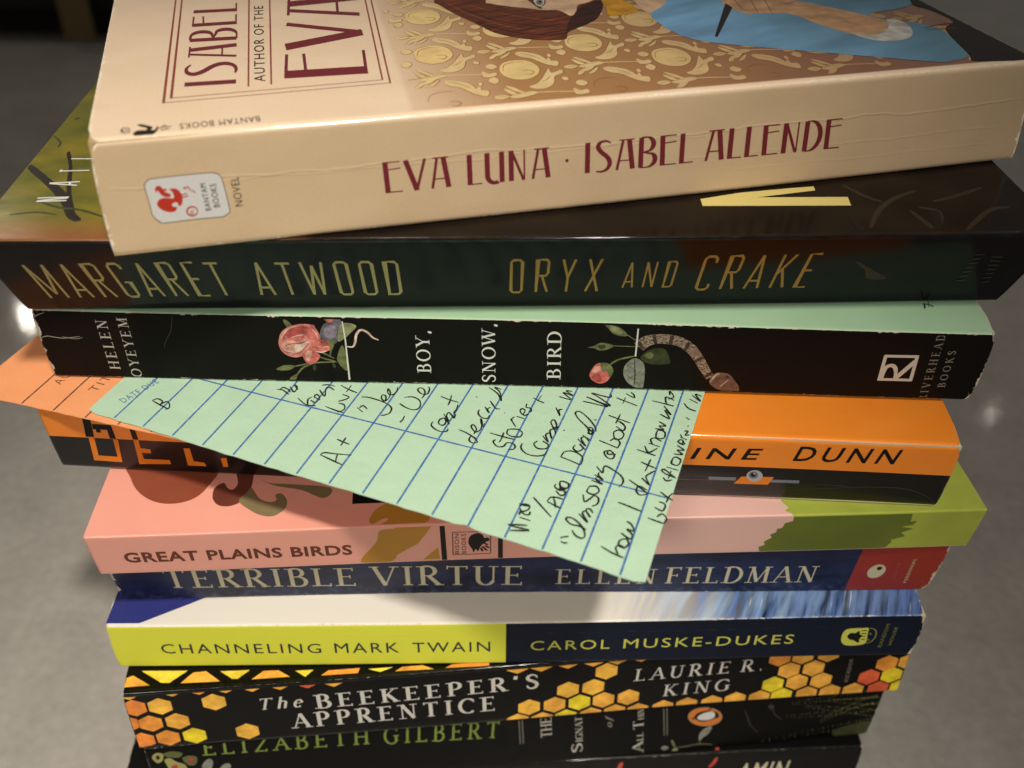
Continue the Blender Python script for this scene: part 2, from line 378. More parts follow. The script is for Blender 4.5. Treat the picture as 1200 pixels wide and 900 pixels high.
class Sink:
    lim = None
    """collects printed shapes on a sheet given by place(u, s, h) -> local point"""
    def __init__(self, place, base, gloss, step=2.5e-6): self.pl, self.h, self.g, self.st = place, base, gloss, step; self.v = []; self.f = []; self.uv = []; self.fm = []; self.m = []; self.mi = {}
    def mat(self, c):
        if c not in self.mi: self.mi[c] = len(self.m); self.m.append(ink(c, self.g))
        return self.mi[c]
    def poly(self, col, pts, lift=True):
        if lift: self.h += self.st
        if self.lim: pts = [(min(max(u, self.lim[0]), self.lim[1]), min(max(s, self.lim[2]), self.lim[3])) for u, s in pts]
        if self.lim and max(p[0] for p in pts) - min(p[0] for p in pts) > 7:
            # long shapes are cut small enough to follow the bowed sheet
            tris = [[pts[k] for k in t] for t in tessellate_polygon([[Vector((u, s, 0)) for u, s in pts]])]
            mi = self.mat(col)
            while tris:
                a, b, c = tris.pop()
                e = sorted(((math.dist(a, b), a, b, c), (math.dist(b, c), b, c, a), (math.dist(c, a), c, a, b)), key=lambda q: q[0])[-1]
                if e[0] > 6:
                    m = ((e[1][0] + e[2][0]) / 2, (e[1][1] + e[2][1]) / 2)
                    tris += [[e[1], m, e[3]], [m, e[2], e[3]]]; continue
                i0 = len(self.v)
                for u, s in (a, b, c): self.v.append(self.pl(u, s, self.h)); self.uv.append((u / 100, s / 100))
                self.f.append((i0, i0 + 1, i0 + 2)); self.fm.append(mi)
            return
        i0 = len(self.v)
        for u, s in pts: self.v.append(self.pl(u, s, self.h)); self.uv.append((u / 100, s / 100))
        n = len(pts); mi = self.mat(col)
        if n <= 4:
            self.f.append(tuple(range(i0, i0 + n))); self.fm.append(mi)
        else:
            for t in tessellate_polygon([[Vector((u, s, 0)) for u, s in pts]]):
                self.f.append(tuple(i0 + k for k in t)); self.fm.append(mi)
    def item(self, it, flip=False):
        k = it[0]
        if k == 'p': self.poly(it[1], it[2])
        elif k == 's': self.poly(it[1], smooth(it[2], 4, True))
        elif k == 'r':
            self.h += self.st
            for q in ribbon(it[3], it[2]): self.poly(it[1], q, False)
        elif k == 'q':
            self.h += self.st; pts = smooth(it[3], 4)
            n = len(pts); w = [it[2] * (.55 + .45 * min(1, 4 * i / n, 4 * (n - 1 - i) / n)) for i in range(n)]
            for q in ribbon(pts, w): self.poly(it[1], q, False)
        elif k == 'w':
            self.h += self.st; pts = smooth(it[3], 4); w = [a[0] for a in smooth([(x, 0) for x in it[2]], 4)]
            for q in ribbon(pts, w): self.poly(it[1], q, False)
        elif k == 't':
            self.h += self.st
            for q in text_polys(it[2], it[3], it[4], it[5], it[6], it[7], flip):
                if not it[6].startswith('sans'): self.h += 5e-7
                self.poly(it[1], q, False)
        elif k == 'd':
            r = it[2]; u, s = it[3]
            self.poly(it[1], [(u + r * math.cos(a * math.pi / 3), s + r * math.sin(a * math.pi / 3)) for a in range(6)], False)
    def build(self, name, parent):
        if not self.f: return None
        return link(name, mesh(name, self.v, self.f, self.m, self.uv, self.fm), parent)

class Book:
    def __init__(self, x, y, z, yaw, L, t, skew, W, corner, cover_mat, spine_mat, page_mat, label, gloss, ends=(0, 0, 0, 0)):
        self.L, self.t, self.k, self.W, self.a = L, t, skew, W, corner
        self.ph = (L * 7.3 + t * 3.1) % 6.28; self.bow = .8
        self.sl = math.hypot(t, skew); self.gloss = gloss; self.ends = ends
        e = self.e = bpy.data.objects.new('paperback_book', None); COL.objects.link(e)
        e.empty_display_size = .02
        e.location = (x * MM, y * MM, H0 + (z - t) * MM); e.rotation_euler = (0, 0, yaw)
        tag(e, label, 'book', 'books in the stack')
        self.parts = {}
        self.shell(cover_mat, spine_mat, page_mat)
    def prof(self, s):
        """sheet coordinate s -> (depth, drop)"""
        a = self.a; V = (self.k / self.sl, self.t / self.sl)
        if s <= -a: return (-s, 0.0)
        if s < a:
            q = (s + a) / (2 * a); return (a * (1 - q) ** 2 + V[0] * a * q * q, V[1] * a * q * q)
        b = self.sl - a
        if s <= b: return (V[0] * s, V[1] * s)
        if s < self.sl + a:
            q = (s - b) / (2 * a); P = (V[0] * b, V[1] * b); Q = (self.k, self.t)
            return (P[0] * (1 - q) ** 2 + 2 * Q[0] * q * (1 - q) + (Q[0] + a) * q * q, P[1] * (1 - q) ** 2 + 2 * Q[1] * q * (1 - q) + Q[1] * q * q)
        return (self.k + s - self.sl, self.t)
    def wob(self, u, d):
        q = u / self.L
        return (.45 * math.sin(math.pi * q * 1.9 + self.ph) + .12 * math.sin(math.pi * q * 3.1 + self.ph * 2)) * self.bow * math.exp(-max(d, 0) / 12.0)
    def place(self, u, s, h):
        d, z = self.prof(s); d2, z2 = self.prof(s + .02); tl = math.hypot(d2 - d, z2 - z) or 1
        td, tz = (d2 - d) / tl, (z2 - z) / tl
        hh = h / MM
        # worn, slightly drawn-in ends of the sheet
        return ((u) * MM, (d - tz * hh + self.wob(u, d if s < self.a else 0)) * MM, (self.t - (z + td * hh)) * MM)
    def endpull(self, u, s):
        e = self.ends; o = 0
        for uu, ss, w in ((0, 0, e[0]), (self.L, 0, e[1]), (0, self.sl, e[2]), (self.L, self.sl, e[3])):
            if not w: continue
            du = abs(u - uu); ds = abs(s - ss)
            if du < 4: o += (1 if uu == 0 else -1) * w * math.exp(-(ds / 1.6)) * (1 - du / 4)
        return o
    def shell(self, cm, sm, pm):
        L, W, t, a, sl, k = self.L, self.W, self.t, self.a, self.sl, self.k
        # spine: bent sheet with its two folded edges
        ss = [-a + 2 * a * i / 8 for i in range(8)] + [a + (sl - 2 * a) * i / 10 for i in range(10)] + [sl - a + 2 * a * i / 8 for i in range(9)]
        us = [0, .6, 1.2, 2, 3, 4] + [4 + (L - 8) * i / 50 for i in range(1, 50)] + [L - 4, L - 3, L - 2, L - 1.2, L - .6, L]
        v, f, uv = [], [], []
        for s in ss:
            for u in us:
                p = self.place(u + self.endpull(u, s), s, 0); v.append(p); uv.append((u / 100, s / 100))
        n = len(us)
        for i in range(len(ss) - 1):
            for j in range(n - 1): f.append((i * n + j, (i + 1) * n + j, (i + 1) * n + j + 1, i * n + j + 1))
        # inner side so the sheet has thickness
        off = len(v); th = .35 * MM
        for s in ss:
            for u in us:
                v.append(self.place(u + self.endpull(u, s), s, -th)); uv.append((u / 100, s / 100))
        for i in range(len(ss) - 1):
            for j in range(n - 1): f.append((off + i * n + j, off + i * n + j + 1, off + (i + 1) * n + j + 1, off + (i + 1) * n + j))
            for j in (0, n - 1): f.append((i * n + j, off + i * n + j, off + (i + 1) * n + j, (i + 1) * n + j))
        self.spine = link('spine', mesh('spine', v, f, [sm, PAPER], uv, [0 if i < (len(ss) - 1) * (n - 1) else 1 for i in range(len(f))], True), self.e)
        self.parts['spine'] = self.spine
        def sheet(name, d0, d1, ztop, shift, sgn, mat):
            v, f, uv, fm = [], [], [], []
            ds = [d0 + (d1 - d0) * i / 24 for i in range(25)]; us2 = us
            m_ = len(us2)
            for lay in (0, 1):
                for d in ds:
                    for u in us2:
                        s_ = -(d) if sgn < 0 else sl + d
                        v.append(((u + (self.endpull(u, s_) if d < 8 else 0)) * MM, (d + shift + (self.wob(u, d) if sgn < 0 else self.wob(u, 0) * math.exp(-d / 12.0))) * MM, (ztop - lay * .35) * MM)); uv.append((u / 100, s_ / 100))
            o_ = len(ds) * m_
            for i in range(len(ds) - 1):
                for j in range(m_ - 1):
                    f.append((i * m_ + j, i * m_ + j + 1, (i + 1) * m_ + j + 1, (i + 1) * m_ + j)); fm.append(0 if sgn < 0 else 1)
                    f.append((o_ + i * m_ + j, o_ + (i + 1) * m_ + j, o_ + (i + 1) * m_ + j + 1, o_ + i * m_ + j + 1)); fm.append(1 if sgn < 0 else 0)
                for j in (0, m_ - 1): f.append((i * m_ + j, (i + 1) * m_ + j, o_ + (i + 1) * m_ + j, o_ + i * m_ + j)); fm.append(1)
            i = len(ds) - 1
            for j in range(m_ - 1): f.append((i * m_ + j, i * m_ + j + 1, o_ + i * m_ + j + 1, o_ + i * m_ + j)); fm.append(1)
            o = link(name, mesh(name, v, f, [mat, PAPER], uv, fm, False), self.e); self.parts[name] = o
        sheet('front_cover', a, W, t, 0, -1, cm)
        sheet('back_cover', a, W, .35, k, 1, cm)
        # the block of pages, sheared with the spine
        x0, x1, g = .3, L - .3, .37
        v = [];
        nz = 12
        for i in range(nz + 1):
            z = t - g - (t - 2 * g) * i / nz; sh = k * (t - z) / t
            for (u, d) in ((x0, .6), (x1, .6), (x1, W - .4), (x0, W - .4)): v.append((u * MM, (d + sh) * MM, z * MM))
        f = [(0, 1, 2, 3), tuple(nz * 4 + q for q in (3, 2, 1, 0))]
        for i in range(nz):
            for q in range(4): f.append((i * 4 + q, (i + 1) * 4 + q, (i + 1) * 4 + (q + 1) % 4, i * 4 + (q + 1) % 4))
        self.parts['page_block'] = link('page_block', mesh('page_block', v, f, [pm]), self.e)

# ------------------------------------------------------------------ setting
def floor_mat():
    t = Sheet('polished_concrete')
    n1 = t.objnoise(5.0, 6); n2 = t.objnoise(38.0, 5); n3 = t.objnoise(260.0, 3)
    f = ((n1 - .5) * 1.0 + (n2 - .5) * .8 + (n3 - .5) * .7 + .5).clamp()
    c = t.mix(f, '#87837b', '#b2aca2')
    return t.finish(c, .55, coat=.25, coat_rough=.06, bump=n3, bump_dist=.00002)
fv = [(-4, -3, 0), (4, -3, 0), (4, 6, 0), (-4, 6, 0)]
fl = link('floor', mesh('floor', fv, [(0, 1, 2, 3)], [floor_mat()])); fl['kind'] = 'structure'; fl['label'] = 'grey polished concrete floor around the stack'

def paper_mat(name, c1, c2, rough=.75):
    t = Sheet(name); n = t.objnoise(700, 4); return t.finish(t.mix(n, c1, c2), rough)
PAPER = paper_mat('bare_card_paper', '#c9bfa9', '#e0d8c5')
def page_mat(c1, c2):
    t = Sheet('page_edges'); n = t.objnoise(1.0, 3, (60, 60, 4200)); n2 = t.objnoise(60, 3)
    return t.finish(t.mix((n * 1.5 - .25).clamp(), c1, c2), .85, bump=n, bump_dist=.0001)
PAGES = page_mat('#b7a684', '#e2d6b8')
PAGES_TAN = page_mat('#a08356', '#cdb384')

def cover(name, colour, L, sl, edge=0.0, spec=.35, rough=.35, coat=.4, coat_rough=.08, wear=.5, bump=.00012, creases=(), paper='#cfc4ae'):
    t = Sheet(name)
    col = colour(t) if callable(colour) else t.mix((t.objnoise(260, 4) * 1.4 - .2).clamp(), colour, colour)
    u, s = t.u, t.s
    de = s.abs().min((s - sl).abs()); dn = u.min(L - u)
    n = t.noise(u * .9, s * .9, 5, (sum(map(ord, name)) * 7) % 97 * 1.37, .65); n2 = t.noise(u * .11, s * .11, 2, 3.3)
    k = (n2 - .40) * 2.2 * wear + .12 * wear
    m1 = ((n - .44) * 3.4 * k - de * .55 + .06 * wear).clamp() * 12.0
    n3 = t.noise(u * .5, s * .28, 4, (sum(map(ord, name)) * 11) % 89 * 2.1, .7)
    m2 = ((n3 - .46) * 4.5 * wear - dn * .8 + .04 * wear).clamp() * 12.0
    mask = m1.max(m2).clamp()
    h = t.noise(u * .035, s * .05, 2, 1.1) * 1.6 + t.noise(u * .25, s * .6, 3, 2.2) * .10 + t.noise(u * 3.0, s * 3.0, 2, 5.0) * .012
    for (s0, amp, wid, wav, u0, u1) in creases:
        line = s - s0 - (t.noise(u * .06, u * 0.0, 3, s0) - .5) * wav
        g = (1.0 - (line.abs() / wid)).clamp() * (u.step(u0, u0 + 6)) * (1.0 - u.step(u1 - 6, u1))
        g = g * (t.noise(u * .3, s * .2, 3, s0 + 9) * 1.5).clamp()
        h = h + g * amp
        mask = mask.max((g - .7).clamp() * .6)
    col = t.mix(mask, col, paper)
    r = (mask * .4 + rough + (t.noise(u * .2, s * .2, 4, 8.0) - .5) * .10)
    m = t.finish(col, r, coat, coat_rough, bump=h, bump_dist=bump, spec=spec)
    if edge:                                   # the laminate is polished along its folds
        k = ((1.3 - de) * 1.4).clamp() * (t.noise(u * .35, s * .3, 4, 4.4) * 1.6 - .25).clamp() * edge
        t.nt.links.new((k + coat).k, t.b.inputs['Coat Weight'])
    return m

# measured layout, mm: spine corner x, y, top z (from the camera), yaw, length, thickness, lean of the spine
PLACE = {
  'eva': (-75.08, 163.79, -71.57, 0.2618, 193.88, 21.94, -2.49),
  'oryx': (-104.66, 167.25, -93.55, 0.0449, 214.22, 24.78, 14.21),
  'boy': (-105.28, 182.57, -118.37, -0.0205, 209.34, 19.01, 1.37),
  'geek': (-105.84, 172.98, -138.05, -0.0469, 203.34, 20.33, 2.57),
  'gpb': (-93.23, 153.32, -158.41, 0.0633, 202.77, 14.38, 2.37),
  'terr': (-95.89, 162.37, -172.83, 0.0341, 202.24, 19.78, 3.02),
  'chan': (-97.79, 156.40, -192.65, 0.0348, 201.71, 15.96, 0.29),
  'bee': (-94.73, 149.01, -208.66, 0.1048, 202.82, 21.82, -0.82),
  'gil': (-93.70, 148.31, -230.52, 0.1181, 200.13, 24.87, 0.68),
  'last': (-106.27, 153.93, -255.43, 0.0671, 210.00, 24.96, 0.00),
}
# everything printed on the books, as shapes on the unfolded sheet (u along the spine, s down it, mm)
PRINTS = [
(('eva','spine','title_lettering'), [
('t','maroon','EVA',(51.24,14.72),(64.46,14.69),6.13,'deco',0.05),
('t','maroon','LUNA',(67.5,14.76),(84.61,14.74),6.1,'deco',0.05),
('s','maroon',((87.59,11.65),(87.92,11.34),(88.31,11.72),(87.93,12.06)))]),
(('eva','spine','author_lettering'), [
('t','maroon','ISABEL',(91.34,14.71),(114.99,14.65),6.21,'deco',0.05),
('t','maroon','ALLENDE',(117.2,14.66),(148.43,14.76),6.35,'deco',0.05)]),
(('eva','spine','genre_lettering'), [
('t','ink','NOVEL',(24.79,14.42),(24.67,8.77),1.47,'sans',0.1)]),
(('eva','spine','publisher_emblem'), [
('s','emblem_rim',((8.04,9.38),(8.19,8.43),(9.16,7.68),(9.96,7.61),(14.94,7.48),(19.75,7.47),(20.92,7.7),(21.71,8.43),(22.04,10.85),(22.33,14.87),(22.13,15.52),(20.98,16.2),(20.35,16.26),(15.42,16.22),(10.31,16.35),(9.37,15.98),(8.47,14.88),(8.32,14.09),(8.21,11.56))),
('s','emblem_white',((8.2,9.4),(8.32,8.55),(9.21,7.83),(9.93,7.78),(14.91,7.65),(19.72,7.64),(20.81,7.86),(21.56,8.52),(21.88,10.83),(22.15,14.85),(21.98,15.41),(20.97,16.02),(20.38,16.09),(15.45,16.04),(10.34,16.18),(9.51,15.84),(8.62,14.8),(8.48,14.1),(8.37,11.57))),
('s','rooster_red',((9.63,12.47),(10.18,11.66),(11.22,11.45),(12.38,11.68),(12.79,11.62),(12.79,11.07),(12.69,10.52),(12.28,10.04),(12.52,9.85),(13.4,9.94),(13.99,10.55),(14.25,11.34),(14.18,12.31),(13.82,13.15),(13.31,13.21),(13.21,12.65),(12.83,12.5),(12.16,12.86),(12.48,13.34),(12.97,13.39),(12.64,14.13),(11.7,14.31),(10.56,13.89),(9.8,13.15))),
('q','rooster_red',0.9,((12.28,11.13),(11.62,10.95),(10.99,10.55),(10.64,9.76),(10.18,9.6))),
('q','rooster_red',0.45,((10.05,10.24),(10,9.69),(10.43,9.31),(10.9,9.46))),
('s','rooster_red',((11.21,9.93),(11.55,9.7),(11.84,10.04),(11.45,10.21))),
('r','rooster_red',0.22,((14.15,11.33),(15.12,10.95))),
('r','rooster_red',0.22,((14.17,11.76),(15.34,11.45))),
('r','rooster_red',0.22,((14.83,9.77),(15.27,10.14))),
('r','rooster_red',0.22,((15.36,9.61),(15.76,10.19))),
('r','rooster_red',0.22,((15.86,10.2),(15.88,10.64))),
('r','rooster_red',0.22,((16.22,10.46),(16.62,11.04))),
('r','rooster_red',0.22,((14.68,10.08),(15.07,10.12))),
('q','rooster_red',0.3,((16.43,14.61),(16.31,14.94),(16.06,15.2),(15.72,15.36),(15.36,15.39),(15.02,15.28),(14.75,15.06),(14.61,14.75),(14.59,14.41),(14.72,14.08),(14.97,13.82),(15.3,13.67),(15.66,13.64),(16,13.75),(16.27,13.97),(16.42,14.27),(16.43,14.61))),
('t','rooster_red','R',(15.78,15.08),(15.77,14.19),0.66,'sans',0.12),
('t','ink','BANTAM',(18.92,14.67),(18.72,9.42),1.02,'sans',0.14),
('t','ink','BOOKS',(20.58,14.18),(20.53,9.71),1.13,'sans',0.14)]),
(('eva','front_cover','panel_frame'), [
('r','maroon_light',0.35,((14.45,-87.49),(12.8,-15.91),(56.27,-17.07),(60.74,-77.55))),
('r','maroon_light',0.35,((15.92,-87.17),(14.17,-18.08),(55.01,-19.13),(59.35,-77.85))),
('r','maroon_light',0.35,((31.75,-83.77),(28.78,-21.17))),
('r','maroon_light',0.35,((36.67,-82.72),(33.22,-21.32)))]),
(('eva','front_cover','title_lettering'), [
('t','maroon','ISABEL',(26.46,-22.61),(28.68,-78.27),9.94,'deco',0.1),
('t','ink','AUTHOR OF THE',(32.14,-23.32),(34.63,-74.76),2.17,'sans',0.2),
('t','maroon','EVA',(52.62,-22.19),(57.63,-79.12),16.81,'deco',0.06)]),
(('eva','front_cover','publisher_mark'), [
('t','ink','BANTAM BOOKS',(30.01,-5.36),(15.79,-4.75),2.71,'sans',0.12),
('s','ink',((7.87,-1.5),(8.43,-3.04),(9.88,-3.04),(11.54,-2.88),(11.92,-4.49),(12.16,-3.3),(11.58,-1.2),(10.87,-0.27),(10.64,1.52),(9.62,1.5),(8.56,0.29))),
('q','ink',1,((10.3,-2.61),(10.68,-3.98),(9.82,-4.85),(9.17,-5.46),(8.53,-5.83))),
('r','ink',0.35,((12.37,-3.25),(13.38,-4.72))),
('r','ink',0.35,((13.19,-3.63),(14.45,-3.79))),
('r','ink',0.35,((12.59,-2.42),(14.04,-2.76))),
('q','ink',0.3,((7.22,-3.42),(7.18,-2.96),(7.05,-2.6),(6.83,-2.39),(6.57,-2.35),(6.29,-2.51),(6.05,-2.83),(5.88,-3.26),(5.8,-3.75),(5.83,-4.21),(5.96,-4.58),(6.18,-4.8),(6.45,-4.83),(6.73,-4.68),(6.97,-4.35),(7.14,-3.91),(7.22,-3.42))),
('r','ink',0.3,((6.14,-3.45),(6.87,-3.73)))]),
(('eva','front_cover','portrait_print'), [
('s','hair_brown',((75.52,-70.8),(75.94,-66.2),(78.06,-58.78),(81.67,-49.72),(84.05,-42.9),(88.73,-38.06),(93.05,-35.9),(98.27,-35.2),(100.51,-40.05),(106.21,-44.36),(110.16,-48.43),(113.82,-55.35),(115.83,-62.12),(117.43,-77.23),(97.79,-89.69),(81.7,-86.86))),
('s','hair_dark',((98.27,-35.2),(100.51,-40.05),(106.21,-44.36),(110.16,-48.43),(113.82,-55.35),(115.8,-61.21),(111.11,-59.5),(107,-55.08),(104.51,-50.5),(101.64,-44.55))),
('q','hair_light',0.5,((77.8,-67.59),(81.82,-57.12),(87.24,-47.7),(93.66,-41.56))),
('q','hair_dark',0.5,((80.43,-62.58),(86.26,-51.98),(92.99,-46.44),(99.49,-44.22))),
('q','hair_light',0.5,((82.17,-65.75),(89.4,-56.32),(96.2,-50.64),(101.6,-47.81))),
('q','hair_dark',0.5,((82.03,-51.26),(87.99,-42.8),(94.92,-38.97))),
('s','face_skin',((88.04,-68.1),(88.57,-64.72),(91.86,-61.87),(95.54,-59.66),(99.09,-57.14),(103,-55.95),(104.51,-51.34),(106.75,-54.27),(108.81,-59.1),(112.17,-61.08),(117.6,-67.37),(119.32,-83.02),(98.38,-87.46))),
('s','hair_brown',((98,-67.8),(98.09,-64.11),(98.65,-59.34),(99.12,-58.18),(99.65,-59.12),(99.11,-63.89),(99.78,-69.29))),
('s','emblem_white',((98.99,-64.83),(100.53,-67.63),(101.89,-66.04),(101.42,-62.49),(99.59,-59.84),(98.76,-61.27))),
('s','iris_grey',((99.56,-64.16),(100.81,-66.09),(101.39,-64.86),(100.72,-62.1),(99.62,-60.9),(99.2,-62.07))),
('s','ink',((100.13,-64.04),(100.73,-64.64),(100.7,-63.37),(100.05,-62.42))),
('q','hair_dark',0.3,((98.99,-64.83),(100.53,-67.63),(101.89,-66.04),(101.42,-62.49),(99.59,-59.84),(98.76,-61.27),(98.99,-64.83))),
('s','collar_gold',((114.55,-54.32),(113.65,-49.35),(119.18,-49.85),(121.57,-51.92),(121.64,-58.13),(120.49,-61.12),(119.7,-66.91),(115.83,-62.12))),
('s','face_skin',((125.3,-69.58),(123.08,-54.53),(123.58,-48.61),(127.63,-52.07),(132.51,-58.53),(136.76,-70.43))),
('s','dress_blue',((123.58,-48.61),(123.08,-40.4),(124.37,-32.75),(127.43,-27.78),(134.66,-22.97),(148.18,-15.89),(161.38,-8.97),(171.79,-3.67),(175.2,-3.6),(180.95,-6.25),(183.96,-16.57),(185.29,-24.1),(182.66,-28.74),(178.44,-31.04),(174.74,-37.49),(186.11,-40.3),(192.44,-45.63),(198.76,-57.22),(167.03,-70.82),(142.02,-76.12),(130.1,-56))),
('s','cover_umber',((186.15,-22.58),(180.95,-6.25),(179.72,-2.59),(186.52,-1.07),(198.97,0.09),(242.36,-54.84),(207.29,-62.28),(190.7,-44.45),(191.67,-36.73),(191.78,-28.13))),
('s','arm_skin',((145.09,-55.82),(144.57,-48.4),(146.71,-43.01),(148.04,-43.87),(154.77,-42.41),(157.21,-39.88),(159.86,-31.01),(163.43,-24.42),(169.18,-23.42),(174.57,-27.79),(176.37,-31.5),(174,-36.23),(167.75,-45.46),(163.13,-51.32),(159.58,-55.82),(155.27,-63.18))),
('q','arm_line',0.35,((148.14,-55.16),(146.75,-47.05))),
('q','arm_line',0.35,((152.06,-54.32),(149.3,-44.17))),
('q','arm_line',0.35,((155.55,-53.57),(152.5,-43.48))),
('q','arm_line',0.35,((158.35,-51.43),(159.39,-49.68),(162.7,-50.49))),
('s','cuff_white',((177.11,-32.73),(179.8,-30.19),(178.42,-24.27),(175.12,-19.79),(170.56,-18.26),(165.96,-19.53),(163.7,-24.1),(169.04,-23.19),(174.57,-27.79))),
('p','ink',((144.71,-52.85),(144.94,-49.21),(132.19,-29.24),(131.76,-29.85))),
('q','arm_line',0.5,((182.02,-24.82),(186.85,-26.46),(190.8,-26.69))),
('q','arm_line',0.5,((181.67,-23.56),(185.8,-23.45),(189.38,-23.2)))]),
(('oryx','spine','author_lettering'), [
('t','gold_dull','MARGARET',(6.89,22.93),(45.74,22.02),13.83,'cond',0.22),
('t','gold_dull','ATWOOD',(51.57,21.98),(81.6,21.95),13.54,'cond',0.22)]),
(('oryx','spine','title_lettering'), [
('t','gold_warm','ORYX',(104.35,21.65),(123.28,21.37),13.51,'cond',0.3),
('t','gold_warm','AND',(128.32,19.95),(138.96,19.65),10.55,'cond',0.3),
('t','gold_warm','CRAKE',(144.03,21.13),(168.09,20.43),13.81,'cond',0.25)]),
(('oryx','spine','jacket_art'), [
('s','rust',((175.19,9.61),(181.41,14.4),(185.01,17.5),(180.68,17.42),(178.75,13.76)))]),
(('oryx','spine','publisher_mark'), [  # two columns of faint grey dashes, nothing legible
('r','faint_grey',0.5,((199.73,7.93),(201.54,7.73))),
('r','faint_grey',0.5,((203.53,8.67),(206.1,9.06))),
('r','faint_grey',0.5,((199.87,9.65),(201.69,9.45))),
('r','faint_grey',0.5,((204,10.41),(206.41,10.68))),
('r','faint_grey',0.5,((200,11.39),(201.84,11.19))),
('r','faint_grey',0.5,((204.47,12.17),(206.73,12.32))),
('r','faint_grey',0.5,((200.14,13.16),(201.99,12.95))),
('r','faint_grey',0.5,((204.96,13.96),(207.05,13.99))),
('r','faint_grey',0.5,((200.29,14.96),(202.15,14.75))),
('r','faint_grey',0.5,((205.45,15.77),(207.38,15.68))),
('r','faint_grey',0.5,((200.43,16.78),(202.31,16.57))),
('r','faint_grey',0.5,((205.95,17.62),(207.71,17.4))),
('r','faint_grey',0.5,((200.58,18.64),(202.47,18.42))),
('r','faint_grey',0.5,((206.46,19.49),(208.04,19.15)))]),
(('oryx','front_cover','title_lettering'), [
('p','yellow_pale',((144.28,-16.2),(144.16,-13.08),(175.1,-12.8),(175.6,-16.72),(156.42,-16.83))),
('p','yellow_pale',((144.28,-16.2),(156.42,-16.83),(169.59,-19.89),(169.76,-21.8),(164.64,-21.04),(153.17,-19.01)))]),
(('oryx','front_cover','jacket_art'), [
('q','umber_soft',1.2,((176.03,-3.23),(180.21,-10.56),(184.95,-15.68),(191.24,-19.62))),
('q','umber_soft',1.2,((186.71,-10.48),(187.82,-5.48),(188.42,-2.46))),
('q','umber_soft',1.2,((188.95,-11.72),(192.38,-9.77),(190.08,-3.03))),
('q','umber_soft',1.2,((176.16,-22.55),(179.35,-17.07),(182.1,-14.4))),
('q','umber_soft',1.2,((192.9,-14.26),(198.76,-16.83),(205.94,-20.81))),
('q','umber_soft',1.2,((195.06,-1.77),(203.29,-10.25),(208.02,-11.47))),
('s','black_soft',((190.67,-9.16),(192.38,-9.77),(190.56,-2.79),(189.13,-2.81))),
('s','black_soft',((172.76,-7.53),(174.31,-8.75),(174.57,-2.3),(173.15,-2.32)))]),
(('oryx','front_cover','branch_print'), [
('s','branch_black',((0.55,-32.49),(0.95,-34.33),(6.35,-28.2),(11.7,-21.76),(15.01,-16.72),(16.99,-11.89),(19.14,-8.75),(18.21,-7.95),(15.97,-9.82),(13.33,-15.12),(10.26,-20.09),(5.41,-26.44))),
('s','branch_black',((6.44,-39.98),(6.82,-41.28),(9.74,-33.62),(13.19,-21.74),(15.18,-16.18),(13.85,-17.28),(11.11,-25.21),(8.96,-33.63))),
('q','branch_black',0.8,((2.05,-60.15),(2.87,-61.19))),
('q','leaf_dark',0.8,((7.49,-17.37),(12.95,-14.06),(17.63,-12.93),(23.36,-9.72))),
('q','leaf_dark',0.7,((4.43,-11.01),(9.32,-11.99),(13.49,-10.89))),
('q','leaf_dark',0.5,((-0.01,-50.8),(2.97,-46.64),(3.3,-43.95)))]),
(('oryx','front_cover','author_lettering'), [
('r','white_ink',0.55,((7.71,-16.71),(13.68,-17.07))),
('r','white_ink',0.55,((7.44,-18.24),(13.68,-18.61))),
('r','white_ink',0.55,((7.74,-16.93),(13.64,-18.28))),
('r','white_ink',0.55,((7.57,-25.25),(13.67,-25.88))),
('r','white_ink',0.55,((7.75,-25.02),(13.6,-24.14))),
('r','white_ink',0.55,((11.72,-25.67),(12.02,-24.39))),
('r','white_ink',0.55,((7.93,-31.19),(14.02,-31.48))),
('r','white_ink',0.55,((7.95,-31.92),(8.09,-30.7))),
('r','white_ink',0.55,((8.26,-37.52),(12.75,-37.48)))]),
(('boy','spine','author_lettering'), [
('t','grey_ink','HELEN',(16.02,16.43),(16.22,2.33),2.38,'serif',0.3),
('t','grey_ink','OYEYEM',(20.49,18.55),(20.95,1.61),2.24,'serif',0.3)]),
(('boy','spine','spine_crease'), [
('q','crease_grey',0.16,((31.35,-0.22),(30.63,2.65),(29.91,5.03),(28.76,6.93),(27.87,8.57),(27.46,9.94))),
('q','crack_pale',0.22,((0,2.64),(1.15,1.57),(3.11,0.71))),
('q','crack_pale',0.25,((0.03,7.87),(1.85,7.28),(3.27,7.53),(5.46,7.75),(9.13,7.16))),
('q','crack_pale',0.14,((5.12,7.29),(7.77,7.85),(9.76,7.43)))]),
(('boy','spine','title_lettering'), [
('t','white_ink','BOY,',(86.88,15.42),(86.92,3.34),3.03,'serif',0.2),
('t','white_ink','SNOW,',(101.46,17.97),(101.41,1),2.92,'serif',0.16),
('t','white_ink','BIRD',(116.21,16.32),(115.91,2.72),3.01,'serif',0.18),
('s','white_ink',((99.65,-1.39),(99.95,-1.63),(100.39,-1.42),(100.16,-0.95),(99.8,-1.08))),
('s','white_ink',((111.52,-1.32),(111.88,-1.51),(112.08,-1.15),(111.71,-0.96)))]),
(('boy','spine','publisher_emblem'), [
('r','grey_ink2',0.75,((186.78,6.82),(194.23,6.7))),
('r','grey_ink2',0.75,((193.89,6.71),(194.3,13.78))),
('r','grey_ink2',0.75,((194.4,13.46),(186.97,13.51))),
('r','grey_ink2',0.75,((187.3,13.78),(187.07,6.7))),
('q','grey_ink2',0.95,((187.86,13.12),(187.77,11.36),(188,9.95),(188.92,9.4),(189.84,9.89),(190.42,11.27),(190.62,13.38))),
('r','grey_ink2',1.1,((190.7,13.2),(193.85,8.02)))]),
(('boy','spine','publisher_lettering'), [
